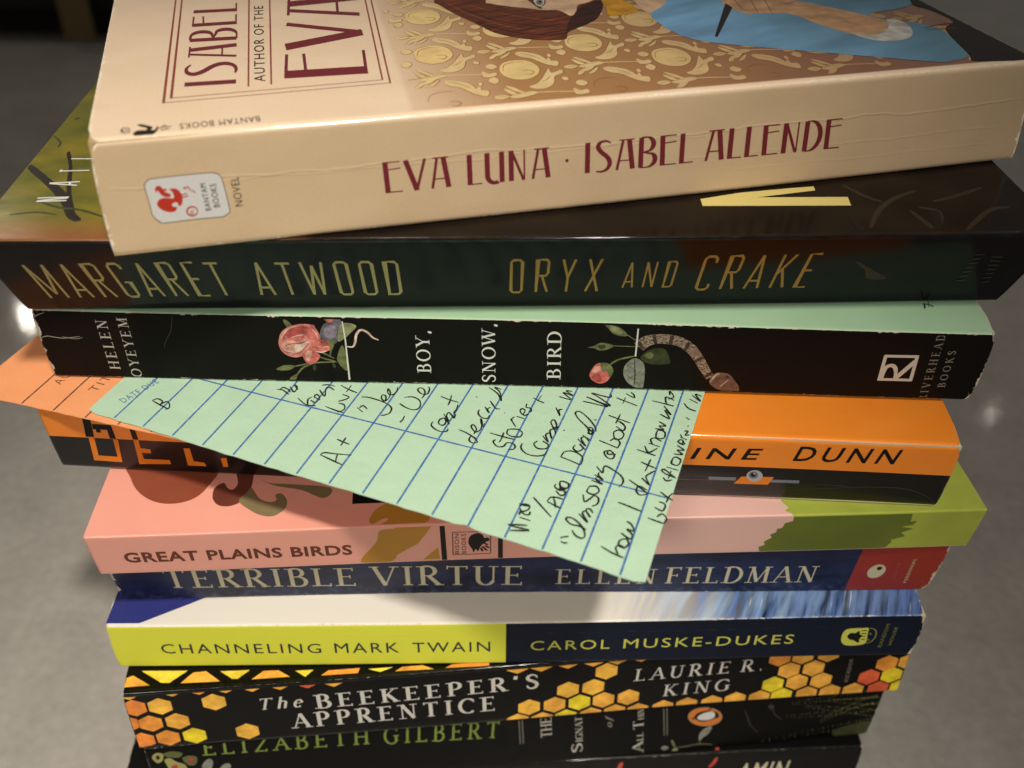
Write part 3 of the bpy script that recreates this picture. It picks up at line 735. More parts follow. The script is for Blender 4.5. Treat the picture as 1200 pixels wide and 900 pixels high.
('t','dim_ink','RIVERHEAD',(199.23,19.22),(198.25,0.46),1.75,'serif',0.4),
('t','dim_ink','BOOKS',(202.28,15.18),(201.7,4.68),1.57,'serif',0.4)]),
(('boy','spine','rose_print'), [
('q','leaf_olive',0.45,((65.66,12.83),(60.63,13.21),(55.96,14.41))),
('q','leaf_olive',0.45,((65.36,12.63),(62.12,11.5),(60.71,9.91))),
('q','leaf_olive',0.45,((65.29,11.81),(62.9,10.24),(62.04,9.45))),
('q','leaf_olive',0.45,((60.28,13.43),(57.86,14.77),(56.08,17.16))),
('q','leaf_olive',0.5,((64.37,11.42),(64.96,8.95),(65.66,6.91),(66.22,6.09))),
('s','leaf_olive',((51.79,15.27),(53.75,14.07),(56.15,14.2),(54.85,15.42),(52.87,15.66))),
('s','leaf_olive',((54.21,18.94),(54.72,17.63),(56.14,16.73),(56.19,17.58),(55.33,19.11))),
('s','leaf_olive',((55.22,1.33),(56.02,1.23),(57.04,2.83),(56.02,3.45))),
('s','leaf_dark2',((60.58,13.63),(60.97,14.45),(60.51,15.52),(60.13,14.69))),
('s','leaf_dark2',((64.83,13.06),(65.39,13.88),(65.13,14.73),(64.72,14.11))),
('s','rose_pink',((53.43,7.32),(54.25,4.89),(55.89,3.26),(58.52,2.31),(60.71,2.24),(61.88,2.87),(62.61,4.62),(62.9,6.2),(62.14,8.64),(60.66,10.32),(58.3,11.3),(56.33,11.7),(54.51,10.94),(53.52,9.33))),
('s','rose_deep',((55.36,4.86),(56.81,3.43),(59.4,2.75),(60.89,3.29),(61.35,4.66),(59.7,5.31),(57.93,6.76),(56.06,6.63))),
('s','rose_mid',((60.06,4.9),(61.64,2.29),(62.34,4.23),(62.9,6.2),(61.74,6.64),(60.2,6.29))),
('s','rose_light',((53.95,8.1),(55.68,7.04),(57.88,7.17),(59.89,6.3),(60.32,7.89),(58.47,9.98),(56.11,10.88),(54.46,10.12))),
('s','rose_mid',((55.77,6.44),(57.8,5.37),(59.41,5.12),(58.96,6.13),(56.97,6.88))),
('s','rose_pale',((56.76,8.41),(58.78,7.54),(59.26,8.74),(57.51,10.02),(56.6,9.64))),
('q','rose_deep',0.28,((54.28,6.89),(55.49,5.05),(57.07,3.81),(59.04,3.08))),
('q','rose_deep',0.28,((54.53,8.49),(56.21,7.83),(58.46,7.55),(60.02,6.49))),
('q','rose_deep',0.28,((55.44,11.11),(57.45,10.43),(59.08,8.94),(60.21,7.49))),
('q','rose_deep',0.28,((58.46,2.78),(59.56,3.93),(59.56,5.11),(58.65,6.14))),
('q','rose_deep',0.28,((56.83,4.41),(57.85,4.97),(58.85,4.54))),
('q','rose_deep',0.28,((53.78,9.33),(54.91,10.31),(56.81,10.45))),
('q','rose_pale',0.25,((54.02,6.49),(55.25,4.46),(57.02,3.03))),
('q','rose_pale',0.25,((54.68,9.7),(56.52,10.25),(58.55,9.37))),
('q','rose_pale',0.25,((61.18,3.48),(61.98,4.64),(62.26,6.22))),
('q','rose_pale',0.25,((56.46,6.01),(58.12,5.36),(59.71,5.19))),
('s','rose_mid',((60.8,7.87),(62.71,6.4),(64.84,7.14),(65.43,8.12),(64.76,9.28),(63.26,9.9),(61.36,9.8))),
('s','rose_deep',((62.37,6.62),(64.23,6.95),(65.05,8.14),(63.46,8.19))),
('s','rose_mid',((58.3,11.3),(59.16,9.55),(60.65,9.09),(61.65,10.08),(62.19,11.42),(60.62,13.29),(59.16,13.43))),
('q','rose_deep',0.25,((58.69,12.03),(60.02,10.34),(61.49,10.09))),
('q','rose_pale',0.2,((61.87,8.24),(63.09,8.61),(64.73,8.15))),
('s','rose_light',((58.78,11.28),(59.46,9.75),(60.58,9.71),(60.03,11.57),(59.39,12.84))),
('q','rose_pale',0.35,((61.36,9.8),(62.61,10.05),(63.93,9.59))),
('s','mouse_grey',((62.83,5.4),(63.17,3.81),(63.98,2.21),(65.16,1.4),(66.34,0.58),(67.08,-1.44),(67.47,-1.37),(67.74,-0.04),(67.89,2.09),(67.35,4.86),(66.07,7.5),(64.86,6.93),(63.63,6.65))),
('s','mouse_lilac',((63.6,4.19),(64.72,2.58),(66.28,2.53),(66.74,4.09),(65.58,6.11),(64.07,5.56))),
('s','leaf_olive',((64.05,0.27),(64.99,0.17),(66.25,0.01),(66.3,0.97),(65.12,1.79))),
('s','rose_mid',((64.78,0.71),(66.19,0.51),(65.94,1.37),(64.99,1.6))),
('s','leaf_olive',((64.59,6.54),(65.86,6.5),(65.48,8.53),(64.75,9.36))),
('s','leaf_pale',((66.7,6.87),(67,4.08),(67.91,1.89),(69.79,1.71),(71.14,2.57),(69.51,4.59),(68.11,6.03))),
('s','leaf_olive',((65.95,11.58),(67.27,8.06),(67.89,8.85),(68.14,12.12),(67.83,15.26),(66.38,13.64))),
('q','rose_pale',0.55,((68.53,8.22),(69.79,8.3),(70.48,6.95),(70.89,4.94),(71.96,3.52),(73.32,4.07),(74.45,5.54),(75.71,6.25))),
('p','white_ink',((68.01,1.23),(68.29,1.22),(68.49,6.01),(68.35,17.92),(67.95,18.02),(68.18,6.02)))]),
(('boy','spine','snake_print'), [
('q','leaf_olive',0.4,((130.25,3.19),(132.33,4.73))),
('q','leaf_olive',0.4,((127.09,6.4),(132.35,6.44))),
('q','leaf_olive',0.5,((126.98,11.96),(128.94,10.3),(132.65,9.05))),
('s','leaf_olive',((124.58,-0.05),(125.39,-0.5),(126.65,0.61),(128.57,1.31),(130.35,3.19),(129.44,3.65),(127.35,3.07),(126.05,1.61))),
('s','leaf_pale',((126.16,0.75),(128.25,1.54),(129.37,2.79),(127.67,2.85))),
('s','leaf_olive',((121.8,7.06),(123.15,6.62),(124.8,5.64),(127.42,6.21),(126.96,7.02),(124.95,7.89),(123.36,7.28))),
('s','leaf_dark2',((124.17,6.45),(125.53,6.19),(125.76,7.06),(124.57,7.32))),
('s','leaf_dark2',((133.73,9.47),(134.94,7.64),(136.9,6.69),(139.01,7.06),(140.51,10.58),(139.46,11.16),(137.39,11.37),(134.91,10.87))),
('s','leaf_olive',((134.38,8.99),(135.65,7.84),(136.6,8.7),(135.85,9.84))),
('s','leaf_greyed',((130.3,14.13),(130.62,11.61),(132.37,9.74),(134.38,10.8),(135.11,13.74),(134.98,19.02),(133.12,18.14),(131.29,16.66))),
('q','leaf_dark2',0.3,((132.46,9.96),(132.93,14.04),(133.09,17.77))),
('q','leaf_dark2',0.2,((132.78,13.13),(130.81,11.83))),
('q','leaf_dark2',0.2,((132.98,14.97),(134.55,12.61))),
('q','leaf_dark2',0.2,((133.1,16.36),(131.04,14.57))),
('s','rose_mid',((122.77,14.63),(123.84,12.07),(125.19,11.34),(127.15,11.95),(127.81,13.76),(126.96,16.58),(125.25,17.48),(123.42,16.47))),
('s','rose_deep',((123.34,15.3),(124.69,14.33),(125.52,16.16),(125.16,17.2),(123.77,16.45))),
('s','rose_light',((123.27,14.15),(124.2,12.28),(125.11,12.71),(124.34,14.34))),
('s','leaf_olive',((125.02,11.39),(127.14,11.73),(128.02,13.66),(127.43,15.63),(126.87,14.26),(126.22,13.59),(125.73,14.06))),
('w','snake_skin',(2.94,2.94,2.71,2.63,2.56,2.48,2.33,2.17,1.86),((133.04,6.46),(134.66,4.79),(136.97,4.05),(139.36,4.11),(141.81,4.63),(144.23,6.22),(146.28,8.81),(147.84,11.46),(149.85,14.6))),
('r','snake_dark',0.8,((132.75,4.99),(134.14,7.1))),
('r','snake_dark',0.8,((136.05,2.98),(136.74,5.51))),
('r','snake_dark',0.8,((140.03,2.96),(139.92,5.52))),
('r','snake_dark',0.8,((143.99,4.67),(143.24,6.98))),
('r','snake_dark',0.8,((147.47,8.77),(145.86,10.18))),
('r','snake_dark',0.8,((150.12,13.04),(148.56,14.59))),
('s','snake_head',((149.76,15.77),(150.13,14.13),(151.21,13.08),(153.69,13.32),(155.36,15.11),(156.78,17.39),(156.29,18.83),(153.03,18.38),(150.74,17.23))),
('q','snake_pale',0.5,((150.04,15.99),(150.97,13.87),(151.77,13.38))),
('q','snake_pale',0.4,((152.49,17.08),(153.96,15.15))),
('q','snake_dark',0.3,((152.98,18),(155.55,18.62))),
('s','snake_dark',((153.27,14.02),(153.77,13.87),(154.03,14.46),(153.53,14.61))),
('p','white_ink',((132.33,1.4),(132.67,1.39),(132.77,9.18),(132.42,9.15)))]),
(('boy','front_cover','cover_mark'), [
('q','ink',0.35,((196.86,-11.7),(196.82,-10.51),(196.46,-9.31))),
('q','ink',0.35,((196.75,-11.33),(198.21,-10.93),(198.56,-10))),
('q','ink',0.3,((198.14,-12.35),(197.66,-9.96)))]),
(('geek','spine','title_lettering'), [
('p','black_print',((9.89,2.19),(11.64,2.74),(10.7,9.35),(8.81,9.14))),
('p','black_print',((11.46,4.74),(15.54,4.81),(15.36,6.5),(11.24,6.51))),
('p','black_print',((14.53,4.88),(15.79,4.96),(15.75,9.37),(14.32,9.37))),
('p','black_print',((11.84,6.47),(12.89,6.49),(12.84,7.51),(11.78,7.49))),
('p','orange_print',((9.41,9.1),(10.72,9.1),(9.96,15.43),(14.45,15.57),(14.97,9.59),(16.16,9.6),(15.04,17.41),(8.4,17.24))),
('p','black_print',((19.8,5.29),(21,5.63),(20.96,9.37),(19.68,9.28))),
('p','orange_print',((19.78,9.36),(20.96,9.37),(20.72,12.15),(22.93,12.35),(22.82,13.76),(20.6,13.74),(20.54,15.87),(26.65,15.81),(26.67,17.24),(19.02,17.77))),
('p','orange_print',((30.89,11.47),(32.34,11.37),(32.31,15.78),(34.76,16.15),(34.98,17.39),(30.62,17.42))),
('p','orange_print',((38.97,14.35),(40.36,13.99),(40.2,17.21),(38.98,17.29)))]),
(('geek','spine','author_lettering'), [
('t','black_print','KATHERINE',(106.95,8.62),(161.3,6.9),3.58,'sansI',0.35),
('t','black_print','DUNN',(168.07,6.8),(191.04,6.47),4.66,'sansI',0.35)]),
(('geek','spine','eye_emblem'), [
('p','steel',((150.62,13.23),(156.79,13.16),(156.73,14.29),(150.65,14.25))),
('p','steel',((164.27,13.47),(170.95,13.37),(171.07,14.3),(164.14,14.42))),
('p','orange_print',((156.53,15.34),(157.94,12.8),(165.13,12.57),(164.18,15.27))),
('s','eye_white',((162.55,12.29),(162.55,13.04),(162.27,13.7),(161.76,14.16),(161.1,14.36),(160.39,14.26),(159.74,13.88),(159.24,13.27),(158.98,12.54),(158.99,11.8),(159.28,11.15),(159.78,10.69),(160.44,10.5),(161.14,10.6),(161.79,10.97),(162.29,11.57))),
('s','steel',((161.55,12.08),(161.56,12.58),(161.4,13.01),(161.1,13.32),(160.7,13.45),(160.28,13.38),(159.88,13.12),(159.58,12.72),(159.41,12.23),(159.41,11.74),(159.57,11.31),(159.87,11.01),(160.26,10.88),(160.69,10.95),(161.08,11.2),(161.39,11.6))),
('s','black_print',((161,12.03),(161.01,12.31),(160.92,12.56),(160.75,12.73),(160.53,12.81),(160.3,12.77),(160.08,12.62),(159.91,12.39),(159.81,12.11),(159.81,11.83),(159.9,11.58),(160.06,11.41),(160.28,11.34),(160.52,11.38),(160.74,11.53),(160.91,11.75))),
('s','eye_white',((160.82,11.67),(160.82,11.78),(160.78,11.87),(160.72,11.94),(160.63,11.96),(160.54,11.95),(160.45,11.9),(160.38,11.81),(160.35,11.71),(160.35,11.6),(160.38,11.51),(160.45,11.44),(160.54,11.42),(160.63,11.43),(160.72,11.48),(160.78,11.57)))]),
(('geek','spine','spine_crease'), [
('q','crease_grey',0.15,((168.25,16.87),(177.72,15.71),(187.1,14.56),(194.29,14.51),(199.66,16.49),(202.85,19.15)))]),
(('gpb','front_cover','bird_print'), [
('s','umber_print',((3.73,-23.83),(5.65,-18.74),(7.92,-14.76),(11.24,-11.58),(14.81,-9.94),(18.64,-9.87),(22.13,-11.59),(24.29,-15.52),(24.94,-20.92),(13.59,-24.45))),
('s','umber_dark',((33.49,-21.58),(34.17,-13.65),(33.03,-10.19),(30.39,-8.35),(27.64,-8.74),(25.93,-11.15),(25.78,-14.49),(27.57,-16.16),(28.72,-14.36),(30.11,-13.82),(30.83,-16.22),(29.46,-21.75))),
('s','olive_print',((32.04,-9.95),(34.73,-7.06),(37.55,-5.11),(40.46,-4.62),(42.72,-6.71),(42.95,-9.49),(41.42,-11.91),(40.05,-11.49),(40.52,-9.87),(39.2,-9.18),(36.58,-10.51),(34.29,-14.13),(33.53,-12.72))),
('s','olive_print',((32.64,-20.6),(37.62,-15.93),(42.98,-15.02),(52.46,-13.36),(51.22,-9.89),(45.85,-12.87),(38.37,-15.22))),
('p','black_print',((57.61,-14.6),(57.86,-7.64),(65.07,-7.71),(74.68,-13.89),(74.6,-19.87),(58.4,-20.54))),
('s','mustard_print',((65.72,-7.59),(63.26,-5.38),(62.04,-2.26),(62.88,-0.89),(65.31,-2.57),(66.29,-2.08),(64.82,0.17),(74.25,0.31),(75.42,-7.17),(70.16,-10.22)))]),
(('gpb','spine','title_lettering'), [
('t','brown_print','GREAT PLAINS BIRDS',(6.84,9.86),(57.57,10.24),3.78,'sansB',0.08)]),
(('gpb','spine','bird_print'), [
('s','mustard_print',((64.71,1.28),(63.21,6.03),(59.09,13.57),(66.42,13.64),(68.44,7.44),(70.98,2.05))),
('p','mustard_print',((67.69,-0.82),(75.91,-2.52),(72.64,7.11),(69.95,9.23),(66.86,11.92))),
('p','mustard_print',((77.1,8.77),(73.49,13.58),(77.44,13.58)))]),
(('gpb','spine','title_rules'), [
('p','black_print',((77.7,-2.69),(78.83,-2.53),(79.07,14.26),(77.85,14.3))),
('p','black_print',((90.79,3.37),(91.88,3.43),(92.03,14.24),(90.9,14.35)))]),
(('gpb','spine','publisher_emblem'), [
('r','black_print',0.22,((80.54,3.21),(89.12,3.28))),
('r','black_print',0.22,((89.12,3.28),(89.16,11.92))),
('r','black_print',0.22,((89.16,12.03),(80.54,12.12))),
('r','black_print',0.22,((80.47,12.12),(80.54,3.21))),
('t','black_print','BISON',(81.86,11.73),(81.91,3.83),0.92,'sans',0.12),
('t','black_print','BOOKS',(83.57,11.71),(83.51,3.92),1.05,'sans',0.12),
('s','black_print',((84.02,7.17),(84.46,4.96),(85.59,3.92),(86.55,3.81),(87.36,4.68),(87.68,5.69),(88.65,5.75),(88.88,6.88),(88.33,7.13),(87.52,7.93),(86.86,9.03),(86.53,10.15),(86.2,11),(85.72,10.11),(85.22,11.35),(84.9,10.06),(84.42,8.89))),
('r','black_print',0.5,((87.52,7.65),(88.49,8.55))),
('r','black_print',0.5,((87.84,8.8),(88.82,9.71))),
('r','black_print',0.5,((87.19,9.05),(88.34,10.83))),
('r','black_print',0.5,((86.86,9.6),(87.35,11.06)))]),
(('gpb','spine','author_lettering'), [
('r','brown_print',0.5,((97.94,9.76),(97.72,6.91))),
('r','brown_print',0.5,((98.33,9.67),(98.11,6.93))),
('r','brown_print',0.5,((97.86,7.37),(99.25,7.73)))]),
(('terr','spine','title_lettering'), [
('t','cream_ink','TERRIBLE',(12.29,14.97),(58.34,15.66),7.64,'serif',0.16),
('t','cream_ink','VIRTUE',(62.54,15.75),(99.41,16.13),8.17,'serif',0.16)]),
(('terr','spine','author_lettering'), [
('t','cream_ink','ELLEN',(107.73,15.92),(132.31,15.85),6.38,'serif',0.25),
('t','cream_ink','FELDMAN',(134.86,15.71),(172.16,15.51),6.94,'serif',0.18)]),
(('terr','spine','publisher_label'), [
('s','cream_ink',((185.01,12.8),(184.67,11.05),(185.19,9.33),(186.34,8.37),(187.65,8.49),(188.68,9.64),(189.04,11.38),(188.53,13.12),(187.37,14.11),(185.9,13.98))),
('s','label_dark',((186.6,10.09),(186.76,9.36),(187.43,9.22),(187.91,9.72),(187.79,10.51),(187.15,10.75))),
('t','label_pale','HARPER',(192.61,14.82),(192.06,7.84),0.75,'serif',0.3),
('t','cream_ink','PERENNIAL',(195.88,16.42),(195.32,5.87),0.84,'sans',0.2)]),
(('chan','spine','title_lettering'), [
('t','navy_print','CHANNELING',(12,10.46),(51.3,10.83),3.7,'sansW',0.22),
('t','navy_print','MARK',(54.68,10.9),(70.63,10.92),3.88,'sansW',0.22),
('t','navy_print','TWAIN',(74.03,10.99),(93.36,10.91),3.89,'sansW',0.22)]),
(('chan','spine','author_lettering'), [
('t','yellow_ink','CAROL',(103.47,10.67),(123.3,10.54),3.62,'sansW',0.2),
('t','yellow_ink','MUSKE-DUKES',(126.74,10.5),(169.76,10.18),3.63,'sansW',0.2)]),
(('chan','spine','publisher_emblem'), [
('s','yellow_ink',((182.05,9.42),(181.79,7.03),(182.28,5.28),(183.67,4.72),(186.16,4.66),(187.93,4.69),(188.26,7.17),(188.54,10.56),(186.45,11.44),(184.16,11.47),(182.87,10.84))),
('s','black_print',((183.23,7.86),(183.81,6.49),(185.08,6.51),(185.88,5.63),(186.35,7.13),(187.08,7.54),(186.64,8.92),(186.75,10.52),(185.24,9.49),(184.13,9.07))),
('q','yellow_dim',0.35,((187.94,4.73),(189.39,5.04),(190.3,6.43),(190.42,8.8),(189.52,10.38),(188.57,10.68))),
('r','black_print',0.35,((186.39,5.64),(187.91,5.67))),
('r','black_print',0.35,((186.64,6.74),(187.91,6.77))),
('r','black_print',0.35,((186.79,7.93),(187.93,7.96))),
('r','black_print',0.35,((187.06,9.13),(188.21,9.15))),
('s','yellow_dim',((188.67,6.79),(189.01,6.6),(189.25,7.11),(188.91,7.26))),
('s','yellow_dim',((188.67,9.16),(188.98,8.97),(189.23,9.38),(188.87,9.57)))]),
(('chan','spine','publisher_lettering'), [
('t','yellow_dim','RANDOM',(192.98,12.27),(193.08,3.17),0.95,'sans',0.12),
('t','yellow_dim','HOUSE',(195.36,11.51),(195.34,4.38),0.82,'sans',0.12)]),
(('bee','front_cover','honeycomb_print'), [
('p','hx_yellow2',((3.61,-6.57),(15.08,-5.73),(11.12,-2.42),(9.07,-2.6))),
('p','hx_orange3',((-0.29,-1.95),(0.36,-4.79),(1.83,-5.33),(6.49,-2.06))),
('p','hx_orange3',((13.87,-2.07),(16.55,-5.05),(19.71,-5.16),(23.57,-1.82))),
('p','hx_yellow2',((23.16,-4.86),(30.49,-4.61),(27.81,-2.22),(26.44,-2.34))),
('p','hx_orange3',((31.26,-1.81),(33.98,-4.08),(37.65,-3.98),(40.67,-1.82))),
('p','hx_yellow2',((41.82,-3.51),(46.42,-3.39),(44.48,-1.48))),
('p','hx_orange2',((48.37,-1.53),(50.13,-2.89),(57.98,-2.94),(57.56,-1.46))),
('p','hx_yellow2',((60.07,-2.47),(66.34,-2.49),(63.1,-1.36))),
('p','hx_orange3',((66.8,-1.21),(68.66,-2.4),(73.79,-2.41),(76.55,-1.03))),
('p','hx_orange2',((79.35,-1.07),(81.27,-2.04),(90.68,-2.08),(90.57,-0.66)))]),
(('bee','spine','title_lettering'), [
('t','silver_ink','The',(31.74,9.58),(42.86,9.43),4.33,'serifI',0.3),
('t','silver_ink',"BEEKEEPER'S",(46.43,10.52),(103.31,9.02),5.29,'serifB',0.3),
('t','silver_ink','APPRENTICE',(39.88,17.69),(91.93,16.65),5.71,'serifB',0.3)]),
(('bee','spine','author_lettering'), [
('t','silver_ink','LAURIE R.',(128.54,9.88),(163.04,9.44),4.62,'serifT',0.3),
('t','silver_ink','KING',(136.8,17.07),(154.68,16.63),4.61,'serifT',0.3)]),
(('bee','spine','publisher_lettering'), [
('t','dim_ink','PICADOR',(187.75,16.47),(187.36,7.24),0.98,'sans',0.2)]),
(('gil','spine','author_lettering'), [
('t','green_ink','ELIZABETH',(14.27,5.52),(57.31,7.73),7.08,'slab',0.32),
('t','green_ink','GILBERT',(61.14,8.43),(92.05,9.97),7.76,'slab',0.32)]),
(('gil','spine','title_lettering'), [
('t','grey_ink','THE',(106.84,11.75),(106.35,2.21),2.97,'serif',0.05),
('t','grey_ink','S',(115.87,20.59),(115.47,15.69),2.88,'serif',0.05),
('t','grey_ink','IGNAT',(115.65,15.26),(114.72,2.87),1.91,'serif',0.05),
('t','dim_ink','of',(123.46,9.51),(123.09,4.76),1.69,'serifI',0.1),
('t','grey_ink','A',(133.49,22.82),(132.87,17.56),2.97,'serif',0.05),
('t','grey_ink','LL',(132.93,17.11),(132.52,12.91),1.74,'serif',0.05),
('t','grey_ink','T',(132.44,11.09),(132.04,7.01),2.85,'serif',0.05),
('t','grey_ink','HIN',(132.1,6.58),(131.59,1.44),1.65,'serif',0.05)]),
(('gil','spine','title_rules'), [
('r','dim_ink',0.2,((97.59,2.59),(98.17,13.99))),
('r','dim_ink',0.2,((98.44,2.55),(99.04,13.95))),
('r','dim_ink',0.2,((137.25,2.54),(138.82,15.74))),
('r','dim_ink',0.2,((138.11,2.41),(139.67,15.69)))]),
(('gil','spine','publisher_emblem'), [
('s','dim_ink',((154.54,8.94),(154.43,10.67),(153.56,12.03),(152.07,12.8),(150.19,12.86),(148.21,12.2),(146.45,10.93),(145.17,9.25),(144.57,7.42),(144.72,5.72),(145.6,4.4),(147.06,3.65),(148.9,3.59),(150.84,4.22),(152.6,5.45),(153.9,7.11))),
('s','emblem_orange',((154.33,8.91),(154.21,10.53),(153.38,11.81),(151.95,12.53),(150.15,12.58),(148.26,11.96),(146.57,10.76),(145.35,9.17),(144.78,7.45),(144.93,5.85),(145.77,4.61),(147.18,3.91),(148.94,3.86),(150.8,4.45),(152.47,5.62),(153.71,7.18))),
('s','black_print',((146.52,8.34),(147.02,6.2),(148.99,5.35),(151.12,5.67),(152.84,6.64),(153.57,8.79),(152.22,9.66),(150.73,10.32),(148.64,10.45))),
('s','emblem_white',((147.4,7.85),(149.11,6.25),(151.6,6.1),(152.28,8.59),(150.67,9.87),(147.97,9.36))),
('r','black_print',0.7,((145.77,8.67),(147.28,8.19))),
('r','black_print',0.5,((150.03,5.33),(150.67,4.29)))]),
(('gil','spine','plant_print'), [
('q','leaf_olive',0.4,((142.18,22.63),(145.92,22.29),(149.62,21.66),(153.82,22.62))),
('s','leaf_greyed',((149.42,20.22),(149.12,15.99),(151.15,13.28),(152.28,13.73),(151.65,16.85),(150.26,18.48))),
('q','leaf_olive',0.3,((149.57,19.3),(149.96,22.19))),
('s','leaf_pale',((141.99,25.66),(142.15,23.29),(143.28,22.81),(143.75,24.51),(143.22,26.82))),
('s','leaf_olive',((141.1,18.88),(141.59,18.49),(142.69,21.48),(142.18,21.68))),
('s','leaf_greyed',((138.61,22.05),(139.57,20.98),(140.81,22.41),(139.56,23.34))),
('q','faint_grey',0.3,((160.6,6.62),(162.02,10.39),(163.46,14.24),(166.33,18.38))),
('q','faint_grey',0.3,((167.55,4.14),(169.64,9.76),(172.36,12.88))),
('s','leaf_dark2',((190.59,24.1),(189.82,20.66),(197.99,17.73),(201.12,19.14),(199.55,24.08))),
('s','faint_grey',((167.06,5.82),(167.98,5.08),(169.05,6.56),(168.12,7.3)))]),
(('gil','spine','fern_print'), [
('d','fern_dot',0.21,(198.48,5.96)),
('d','fern_dim',0.2,(196.97,2.61)),
('d','fern_dot',0.2,(197.83,5.96)),
('d','fern_dot',0.2,(195.76,2.63)),
('d','fern_dim',0.2,(196.86,5.91)),
('d','fern_dim',0.2,(195.68,2.81)),
('d','fern_dim',0.2,(195.93,5.88)),
('d','fern_dot',0.19,(194.11,2.79)),
('d','fern_dot',0.19,(194.78,5.82)),
('d','fern_dim',0.19,(193.12,2.85)),
('d','fern_dot',0.19,(193.98,5.81)),
('d','fern_dot',0.19,(192.38,2.96)),
('d','fern_dim',0.19,(192.86,5.76)),
('d','fern_dot',0.18,(191.51,3.05)),
('d','fern_dot',0.18,(191.99,5.75)),
('d','fern_dot',0.18,(190.26,3.08)),
('d','fern_dot',0.18,(191,5.73)),
('d','fern_dot',0.18,(189.28,3.17)),
('d','fern_dot',0.18,(189.87,5.69)),
('d','fern_dim',0.17,(188.22,3.24)),
('d','fern_dot',0.17,(188.88,5.68)),
('d','fern_dim',0.17,(187.5,3.37)),
('d','fern_dot',0.17,(187.95,5.68)),
('d','fern_dot',0.17,(185.98,3.38)),
('d','fern_dot',0.17,(187.12,5.7)),
('d','fern_dot',0.16,(185.21,3.51)),
('d','fern_dot',0.16,(186.01,5.68)),
('d','fern_dim',0.16,(184.46,3.65)),
('d','fern_dim',0.16,(184.8,5.65)),
('d','fern_dim',0.16,(183.57,3.76)),
('d','fern_dot',0.16,(184.23,5.72)),
('d','fern_dim',0.15,(182.65,3.88)),
('d','fern_dot',0.15,(183.2,5.72)),
('d','fern_dot',0.15,(181.52,3.98)),
('d','fern_dot',0.15,(182.13,5.73)),
('d','fern_dim',0.15,(180.68,4.12)),
('d','fern_dot',0.15,(180.93,5.72)),
('d','fern_dot',0.14,(179.35,4.19)),
('d','fern_dim',0.14,(180.2,5.78)),
('d','fern_dot',0.14,(178.55,4.34)),
('d','fern_dot',0.14,(179.12,5.79)),
('d','fern_dot',0.14,(177.99,4.53)),
('d','fern_dot',0.14,(177.8,5.78)),
('d','fern_dim',0.13,(177.03,4.67)),
('d','fern_dim',0.13,(177.35,5.89)),
('d','fern_dot',0.13,(175.8,4.77)),
('d','fern_dot',0.13,(175.84,5.85)),
('d','fern_dim',0.13,(175.08,4.96)),
('d','fern_dot',0.13,(175.12,5.94)),
('d','fern_dot',0.12,(173.88,5.07)),
('d','fern_dim',0.12,(174.31,6.01)),
('d','fern_dot',0.21,(199.9,9)),
('d','fern_dot',0.21,(200.55,12.52)),
('d','fern_dot',0.2,(198.41,9.12)),
('d','fern_dot',0.2,(199.85,12.65)),
('d','fern_dim',0.2,(197.87,9.36)),
('d','fern_dim',0.2,(198.76,12.72)),
('d','fern_dot',0.2,(196.66,9.5)),
('d','fern_dot',0.2,(197.43,12.74)),
('d','fern_dim',0.19,(196.02,9.72)),
('d','fern_dot',0.19,(196.31,12.78)),
('d','fern_dim',0.19,(194.75,9.83)),
('d','fern_dot',0.19,(195.58,12.88)),
('d','fern_dot',0.19,(193.6,9.96)),
('d','fern_dot',0.19,(194.22,12.88)),
('d','fern_dot',0.18,(193.02,10.16)),
('d','fern_dim',0.18,(193.61,12.98)),
('d','fern_dim',0.18,(191.75,10.26)),
('d','fern_dot',0.18,(192.49,12.99)),
('d','fern_dot',0.18,(190.93,10.41)),
('d','fern_dim',0.18,(191.27,12.98)),
('d','fern_dot',0.17,(189.75,10.51)),
('d','fern_dot',0.17,(190.44,13.03)),
('d','fern_dot',0.17,(189.17,10.68)),
('d','fern_dot',0.17,(189.55,13.06)),
('d','fern_dot',0.17,(187.37,10.67)),
('d','fern_dot',0.17,(188.17,13.01)),
('d','fern_dim',0.16,(186.76,10.82)),
('d','fern_dot',0.16,(186.77,12.94)),
('d','fern_dim',0.16,(185.8,10.92)),
('d','fern_dot',0.16,(185.86,12.95)),
('d','fern_dim',0.16,(184.43,10.95)),
('d','fern_dot',0.16,(185.01,12.95)),
('d','fern_dot',0.15,(183.85,11.09)),
('d','fern_dot',0.15,(183.88,12.91)),
('d','fern_dot',0.15,(182.46,11.1)),
('d','fern_dot',0.15,(183.11,12.91)),
('d','fern_dot',0.15,(181.59,11.18)),
('d','fern_dim',0.15,(181.53,12.78)),
('d','fern_dot',0.14,(180.15,11.17)),
('d','fern_dot',0.14,(180.86,12.79)),
('d','fern_dot',0.14,(179.15,11.21)),
('d','fern_dim',0.14,(179.42,12.67)),
('d','fern_dot',0.14,(177.99,11.23)),
('d','fern_dim',0.14,(178.22,12.57)),
('d','fern_dim',0.13,(177.42,11.33)),
('d','fern_dot',0.13,(177.21,12.5)),
('d','fern_dot',0.13,(175.71,11.24)),
('d','fern_dot',0.13,(175.9,12.38)),
('d','fern_dot',0.13,(174.93,11.3)),
('d','fern_dim',0.13,(174.99,12.31)),
('d','fern_dot',0.12,(173.69,11.27)),
('d','fern_dim',0.12,(173.87,12.2)),
('d','fern_dim',0.21,(200.56,12.7)),
('d','fern_dot',0.21,(201.44,16.31)),
('d','fern_dim',0.2,(199.67,12.48)),
('d','fern_dot',0.2,(200.6,15.99)),
('d','fern_dot',0.2,(198.93,12.27)),
('d','fern_dot',0.2,(199.98,15.69)),
('d','fern_dot',0.2,(198.14,12.06)),
('d','fern_dot',0.2,(199.12,15.36)),
('d','fern_dot',0.19,(197.63,11.89)),
('d','fern_dot',0.19,(197.76,14.96)),
